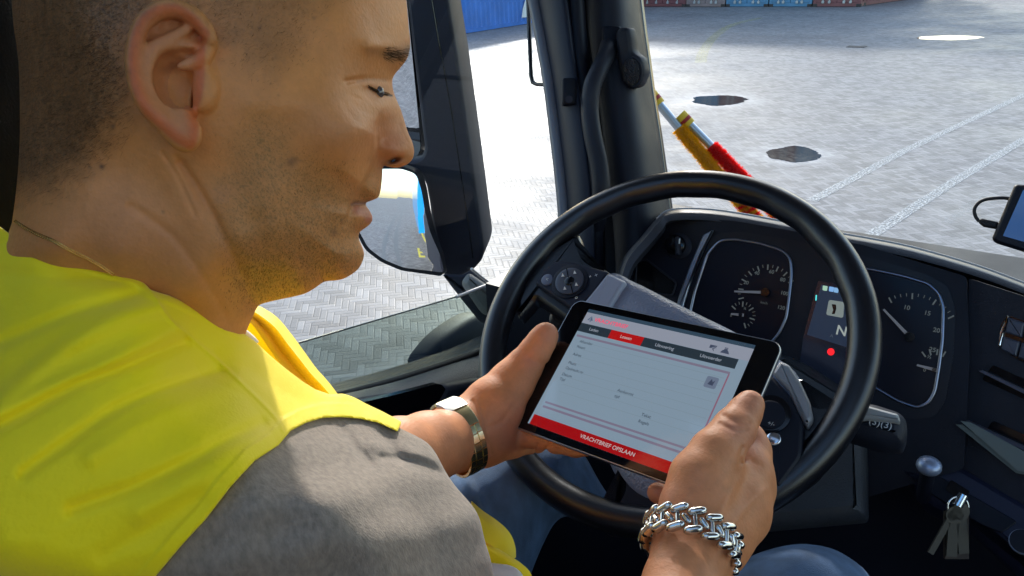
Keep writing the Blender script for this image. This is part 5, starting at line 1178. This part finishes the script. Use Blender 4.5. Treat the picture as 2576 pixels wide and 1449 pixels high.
def catmull_rows(R, n):
    A = np.stack(R); out = []
    k = len(A)
    for i in range(k-1):
        p0, p1, p2, p3 = A[max(i-1, 0)], A[i], A[i+1], A[min(i+2, k-1)]
        for j in range(n):
            t = j/n; out.append(.5*((2*p1)+(-p0+p2)*t+(2*p0-5*p1+4*p2-p3)*t*t+(-p0+3*p1-3*p2+p3)*t**3))
    out.append(A[-1]); return out
VM.add(*patch([[(638, 766, .60), (662, 776, .60), (697, 800, .60), (733, 843, .59), (766, 888, .58), (794, 927, .57), (830, 968, .56), (870, 1024, .55)],
               [(630, 780, .575), (652, 792, .575), (690, 822, .57), (724, 866, .565), (755, 905, .555), (784, 942, .545), (816, 976, .54), (860, 1030, .53)],
               [(626, 792, .59), (645, 806, .59), (678, 840, .585), (706, 880, .58), (738, 920, .57), (770, 955, .56), (800, 985, .55), (850, 1040, .54)],
               [(616, 800, .57), (636, 818, .57), (660, 852, .565), (690, 896, .56), (720, 932, .55), (750, 964, .545), (780, 990, .54), (840, 1044, .53)],
               [(605, 822, .585), (620, 850, .585), (640, 890, .58), (670, 925, .575), (700, 950, .57), (730, 985, .56), (760, 1010, .55), (820, 1060, .54)]]))
VM.add(*patch([[(1186, 1262, .60), (1214, 1286, .60), (1246, 1308, .60), (1272, 1330, .605), (1288, 1352, .61), (1297, 1380, .62), (1298, 1402, .63)],
               [(1184, 1290, .57), (1212, 1306, .575), (1240, 1326, .58), (1262, 1348, .585), (1276, 1370, .59), (1284, 1392, .60), (1284, 1412, .61)],
               [(1184, 1350, .555), (1206, 1356, .56), (1226, 1366, .565), (1244, 1378, .57), (1258, 1394, .58), (1266, 1408, .59), (1268, 1424, .60)]]))
VM.add(*patch([[(1196, 1350, .585), (1222, 1362, .58), (1250, 1380, .575), (1282, 1400, .57), (1312, 1420, .57), (1336, 1446, .575), (1352, 1500, .58)],
               [(1196, 1374, .56), (1218, 1382, .56), (1244, 1396, .56), (1270, 1412, .56), (1296, 1434, .56), (1314, 1460, .565), (1326, 1510, .57)],
               [(1196, 1500, .55), (1214, 1500, .55), (1234, 1500, .55), (1254, 1500, .55), (1274, 1500, .55), (1290, 1500, .55), (1300, 1510, .55)]]))
vest = VM.build('safety_vest', VEST, person, smooth=True, auto=60)
REFL = mat('reflective_strip', (.80, .80, .78), .35, spec=.8, var=.04, vscale=60, bump=.4, bscale=700)
mesh('reflective_strip', *patch([[(1222, 1416, .553), (1250, 1420, .553), (1280, 1424, .553), (1304, 1436, .552), (1318, 1456, .552), (1326, 1500, .552)],
                               [(1222, 1520, .54), (1250, 1520, .54), (1280, 1520, .54), (1304, 1520, .54), (1318, 1520, .54), (1326, 1520, .54)]]), REFL, vest, smooth=True)
V_, F_ = tube_vf([W(x, y, .475) for x, y in ((606, 834), (618, 842), (630, 852), (642, 866))], .0028, 8); mesh('shirt_collar', V_, F_, mat('white_cotton', (.7, .7, .7), .8), person, smooth=True)
# --- jeans
DENIM = mat('denim', (.055, .105, .195), .85, var=.38, vscale=45, bump=.9, bscale=1000, bdist=.0008, stretch=(1, 1, .4))
gj = Grid(1080, 1600, 1070, 1540, .80, 1.1, 6.0, .003)
X, Y = gj.X2, gj.Y2
LC = catmull([(1080, 1240), (1150, 1192), (1260, 1128), (1350, 1095), (1430, 1105), (1470, 1145), (1510, 1215), (1556, 1290), (1520, 1325), (1440, 1300), (1400, 1312), (1366, 1370), (1330, 1460), (1305, 1545), (1080, 1545)], 4)
w_ = np.full(X.shape, .075)+.003*np.sin(X*.03+Y*.01)*np.sin(Y*.05)
for P, s_, a_ in (([(1180, 1215), (1220, 1290), (1250, 1340)], 8, .006), ([(1150, 1230), (1190, 1300), (1200, 1360)], 10, -.004), ([(1450, 1130), (1480, 1200), (1510, 1290)], 3, .0025), ([(1395, 1130), (1412, 1200), (1425, 1270)], 5, .003), ([(1440, 1130), (1445, 1200), (1440, 1260)], 6, -.006), ([(1395, 1295), (1350, 1360), (1300, 1449)], 3.5, .0018), ([(1380, 1290), (1335, 1355), (1285, 1440)], 3.5, -.0012), ([(1350, 1150), (1365, 1220), (1370, 1300)], 8, -.003)):
    w_ += a_*rdg(P, X, Y, s_)
zj = .99+0*X+(X-1300)*.00012
fj = inflate(w_, -poly_sd(LC, X, Y), np.full(X.shape, 130.), gj, zj); VJ, QJ = gj.mesh(fj); VJ[:, 2] -= .03
gj2 = Grid(1780, 2250, 1350, 1540, .60, .82, 6.0, .003); X, Y = gj2.X2, gj2.Y2
RCn = catmull([(1780, 1560), (1826, 1452), (1878, 1406), (1936, 1382), (2012, 1368), (2090, 1379), (2150, 1412), (2192, 1456), (2240, 1560)], 4)
w_ = np.full(X.shape, .085)+.0015*np.sin(X*.04+Y*.02); fj = inflate(w_, -poly_sd(RCn, X, Y), np.full(X.shape, 170.), gj2, .71+0*X); VJ2, QJ2 = gj2.mesh(fj)
mesh('trouser_leg', px2w(VJ), QJ, DENIM, person, smooth=True); mesh('trouser_leg', px2w(VJ2), QJ2, DENIM, person, smooth=True)

# ------------------------------------------------------------------ things he wears and holds
r3 = lambda v: cam2w(v)
tab = empty('tablet', tuple(cam2w(TC-TN*.0075)), 'black framed tablet showing a freight form, held over the steering wheel', 'tablet')
tR, tU, tN = dirw(TR_), dirw(TU), dirw(TN); tR = nrm(tR); tN = nrm(tN-tR*(tN @ tR)); tU = np.cross(tN, tR)
TO = cam2w(TC)
def T(u, v, o=0.0): return TO+tR*u/1000+tU*v/1000+tN*o/1000
def rr(w, h, r, n=8):
    out = []
    for cx, cy, a0 in ((w-r, h-r, 0), (-w+r, h-r, 90), (-w+r, -h+r, 180), (w-r, -h+r, 270)):
        for i in range(n+1): a = math.radians(a0+90*i/n); out.append((cx+r*math.cos(a), cy+r*math.sin(a)))
    return out
ALU = mat('tablet_aluminium', (.55, .57, .60), .28, metal=1, var=.05); GLASSB = mat('tablet_glass_black', (.003, .003, .004), .04, spec=.5)
rows = [(0.965, -7.2), (.99, -6.0), (1.0, -3.6), (1.0, -.7), (.9965, 0)]
o_ = rr(100, 67.35, 9.5); V = np.concatenate([np.array([T(x*s, y*s if s > .98 else y*s, z) for x, y in o_]) for s, z in rows]); k = len(o_)
Fc = [(r*k+i, r*k+(i+1) % k, (r+1)*k+(i+1) % k, (r+1)*k+i) for r in range(4) for i in range(k)]+[tuple(range(k-1, -1, -1)), tuple(range(4*k, 5*k))]
o = mesh('case', V, Fc, ALU, None, smooth=True, auto=40); under(o, tab)
A = np.array([T(x, y, .25) for x, y in rr(99.0, 66.4, 9.0)]); V, Fc = prism_vf(A, A-tN*.0002); o = mesh('front_glass', V, Fc, GLASSB, None); under(o, tab)
scr_root = None
def sc_q(name, pts, col, es, z, rough=.25):
    A = np.array([T(x, y, z) for x, y in pts]); V, Fc = prism_vf(A, A-tN*.00003)
    m = bpy.data.materials.get('lcd_%s' % name) or mat('lcd_%s' % name, (.01, .01, .012), .06, spec=.5, emit=col, es=es)
    o = mesh(name, V, Fc, m, None); return o
box_ = lambda x0, y0, x1, y1: [(x0, y0), (x1, y0), (x1, y1), (x0, y1)]
ES = .15
screen = sc_q('screen', box_(-80, -60, 80, 56.5), (.48, .66, .84), ES, .34); under(screen, tab)
def onscr(o): o.parent = screen; o.matrix_parent_inverse = Matrix.Identity(4); o.matrix_parent_inverse = (Matrix.Translation(-Vector(tab.location))).inverted() @ Matrix.Translation(-Vector(tab.location)); return o
def q(name, pts, col, es=ES, z=.40): o = sc_q(name, pts, col, es, z); o.parent = screen; return o
q('status_bar', box_(-80, 56.6, 80, 60), (.05, .10, .16), .2)
q('header_bar', box_(-80, 45, 80, 56.4), (.60, .66, .82), ES)
q('tab_button', box_(-80, 36, -47, 44.8), (.05, .085, .12), .12); q('active_tab', box_(-47, 36, -13.5, 44.8), (.85, .01, .01), .17)
q('tab_button', box_(-13.5, 36, 30, 44.8), (.05, .065, .10), .12); q('tab_button', box_(30, 36, 72, 44.8), (.05, .065, .10), .12)
q('panel_rule', box_(-78, 30.5, 70, 32.5), (.42, .36, .52), ES); q('panel_rule', box_(-74, -38, 70, -36.2), (.36, .36, .52), ES); q('panel_rule', box_(-74, -42.4, 70, -40.4), (.36, .36, .52), ES)
q('panel_border', box_(69, -36, 70.2, 30.5), (.55, .24, .38), ES)
for i in range(8): q('form_line', box_(-66, 26-7.2*i, 67, 26.5-7.2*i), (.44, .60, .74), ES, .37)
q('bottom_bar', box_(-78, -60, 80, -50.5), (.80, .004, .006), .14)
q('image_button', rr(4.5, 4.5, 1.4, 4) and [(59+x, 20+y) for x, y in rr(5, 5, 1.5, 4)], (.30, .38, .55), ES)
q('home_icon', [(-76, 49), (-73, 53.5), (-70, 49), (-71.5, 49), (-71.5, 46.8), (-74.5, 46.8), (-74.5, 49)], (.04, .07, .12), .5)
q('chat_icon', [(45, 52), (51, 52), (51, 49), (49, 49), (50, 46.5), (47, 49), (45, 49)], (.03, .04, .07), .5)
q('user_icon', [(55, 47), (63, 47), (61.5, 49.5), (60.5, 50), (60.5, 52.5), (57.5, 52.5), (57.5, 50), (56.5, 49.5)], (.03, .04, .07), .5)
q('image_symbol', [(56.5, 18), (58.5, 23), (60, 20.5), (61.5, 22.5), (61, 17.5)], (.03, .04, .07), .5, .44)
LT = {n: mat('lcd_text_'+n, (.01, .01, .01), .3, emit=c, es=e) for n, c, e in (('red', (.75, .03, .10), .42), ('grey', (.10, .16, .24), .12), ('white', (.75, .6, .6), .22), ('pale', (.35, .40, .48), .25))}
def tt(s, u, v, size, m, al='CENTER', b=.00006):
    o = text(s, tR, tU, tN, T(u, v, .47), size, LT[m], None, 'screen_text', al, bold=b); o.parent = screen; return o
tt('VRACHTBRIEF', -68.5, 50.6, .0056, 'red', 'LEFT'); tt('Laden', -64, 40.4, .0042, 'pale'); tt('Lossen', -30, 40.4, .0042, 'white'); tt('Uitvoering', 8, 40.4, .0042, 'pale'); tt('Uitvoerder', 50, 40.4, .0042, 'pale')
tt('VRACHTBRIEF OPSLAAN', 0, -55.2, .0048, 'white')
for s, u, v in (('Afzender', -72, 26.5), ('Naam', -72, 21), ('Adres', -72, 13), ('Plaats', -72, 4), ('Opdracht nr', -72, -1.5), ('Datum', -72, -8), ('Tijd', -72, -13), ('Aankomst', -14, -8), ('tijd', -14, -13.5), ('Tekst', 16, -22), ('Regels', 16, -28)):
    tt(s, u, v, .0038, 'grey', 'LEFT', .00003)
tt('12:04', 72, 58.2, .0028, 'grey', 'RIGHT', 0)

# steel watch strap on the left wrist
STEEL = mat('watch_steel', (.80, .78, .72), .30, metal=1, var=.06, vscale=60)
STEEL_LIT = mat('steel_vest_reflection', (.82, .72, .40), .26, metal=1, var=.08, vscale=60)  # steel with the vest's yellow reflection put into its colour
wat = empty('wristwatch', tuple(W(1150, 1105, .640)), 'steel link wristwatch band with folding clasp on the wrist holding the left tablet edge', 'watch')
wc = c3((1151, 1100, .640)); wn_ = nrm([.80, .30, -.52]); wa = nrm(np.cross(wn_, [0, 0, 1.])); wb = np.cross(wn_, wa)
def wring(a, ra, rb): return wc+wa*math.cos(a)*ra+wb*math.sin(a)*rb
# angle facing the camera
a_cam = math.atan2(wb @ np.array([0, 0, 1.]), wa @ np.array([0, 0, 1.]))
def link(a0, a1, ri, ro, hw, off=0.0, n=4):
    V = []; 
    for i in range(n+1):
        a = a0+(a1-a0)*i/n; e = wa*math.cos(a)+wb*math.sin(a)
        for r_, s_ in ((ri, -1), (ro-.0004, -1), (ro, -.86), (ro, .86), (ro-.0004, 1), (ri, 1)): V.append(wc+e*r_+wn_*(off+s_*hw))
    Fc = [(i*6+j, i*6+(j+1) % 6, (i+1)*6+(j+1) % 6, (i+1)*6+j) for i in range(n) for j in range(6)]+[tuple(range(5, -1, -1)), tuple(n*6+j for j in range(6))]
    return cam2w(np.array(V)), Fc
R0 = .0318
sg = 1 if (wring(a_cam+.5, R0, R0)-wring(a_cam-.5, R0, R0))[1] > 0 else -1     # sg: towards the top of the picture
def ang(t): return a_cam+sg*t
V_, F_ = link(ang(1.5), ang(.85), R0-.001, R0+.0022, .0092); o = mesh('clasp', V_, F_, STEEL, None, smooth=True, auto=35); under(o, wat)
V_, F_ = link(ang(.83), ang(.30), R0-.001, R0+.0017, .0088, n=8); o = mesh('clasp_plate', V_, F_, STEEL_LIT, None, smooth=True, auto=35); under(o, wat)
t = .28; i = 0
while t > -4.6:
    w3 = .0076; mb = MB()
    for off_, hw_ in ((-.0060, .0024), (0, .0033), (.0060, .0024)): mb.add(*link(ang(t-(.02 if off_ == 0 else 0)), ang(t-.20-(.02 if off_ == 0 else 0)), R0-.001, R0+.0014+(.0003 if off_ == 0 else 0), hw_, off_, 2))
    o = mb.build('strap_link', STEEL_LIT, None, True, 35); under(o, wat); t -= .225; i += 1
# heavy curb chain on the right wrist
SILV = mat('bracelet_silver', (.66, .64, .60), .18, metal=1, var=.1, vscale=80)
bra = empty('chain_bracelet', tuple(W(1740, 1380, .49)), 'chunky silver curb chain bracelet on the wrist at the lower edge', 'bracelet')
def wrist_ring(c, n_, R_, squash=1.0):
    cc_ = c3(c); n_ = nrm(n_); a = nrm(np.cross([0, 1, 0], n_)); b = np.cross(n_, a); return cc_, n_, a, b
bc, bn, ba, bb = wrist_ring((1738, 1364, .486), (.34, .68, -.62), 1)
RB = .0296; NL = 17
def barrel(c, d, L, r_, up_): 
    tt_ = np.linspace(-1, 1, 9); return tube_vf(cam2w(np.array([c+d*L*t_ for t_ in tt_])), [r_*(1-abs(t_)**5*.55) for t_ in tt_], 10, sx=.82, refn=dirw(up_))
for i in range(NL):
    a = 2*math.pi*i/NL; e = ba*math.cos(a)+bb*math.sin(a); t_ = -ba*math.sin(a)+bb*math.cos(a)
    a2 = 2*math.pi*(i+.5)/NL; e2 = ba*math.cos(a2)+bb*math.sin(a2); t2 = -ba*math.sin(a2)+bb*math.cos(a2); mb = MB()
    for s_ in (-1, 1): mb.add(*barrel(bc+e*RB+bn*.0064*s_, nrm(t_+bn*.50), .0060, .0033, e))
    mb.add(*barrel(bc+e*(RB-.0006), nrm(bn-t_*.25), .0058, .0020, e)); mb.add(*barrel(bc+e2*(RB-.0002), nrm(t2-bn*.9), .0042, .0024, e2))
    o = mb.build('chain_link', SILV, None, True, 60); under(o, bra)
# fine gold chain round the neck
GOLD = mat('gold', (.75, .42, .12), .25, metal=1)
cpts = catmull([(38, 556), (62, 572), (92, 588), (130, 604), (160, 620), (190, 636), (222, 651), (252, 668), (284, 690)], 14, False)
dn = near_depth(cpts[:, 0], cpts[:, 1]); P = W(cpts[:, 0], cpts[:, 1], dn-.0006); mb = MB()
for i in range(0, len(P)-1): 
    c_ = P[i]; ax = nrm(P[i+1]-P[i]); s_ = nrm(np.cross(ax, np.array(fw))); s_ = s_ if i % 2 else nrm(s_+np.array(fw)*1.2)
    ringp = [c_+ax*.0011*math.cos(a)+s_*.0007*math.sin(a) for a in np.linspace(0, 6.283, 9)[:-1]]
    mb.add(*tube_vf(ringp, .00028, 5, True))
o = mb.build('necklace', GOLD, None, True); tagobj(o, 'thin gold chain around the neck above the yellow vest', 'necklace')
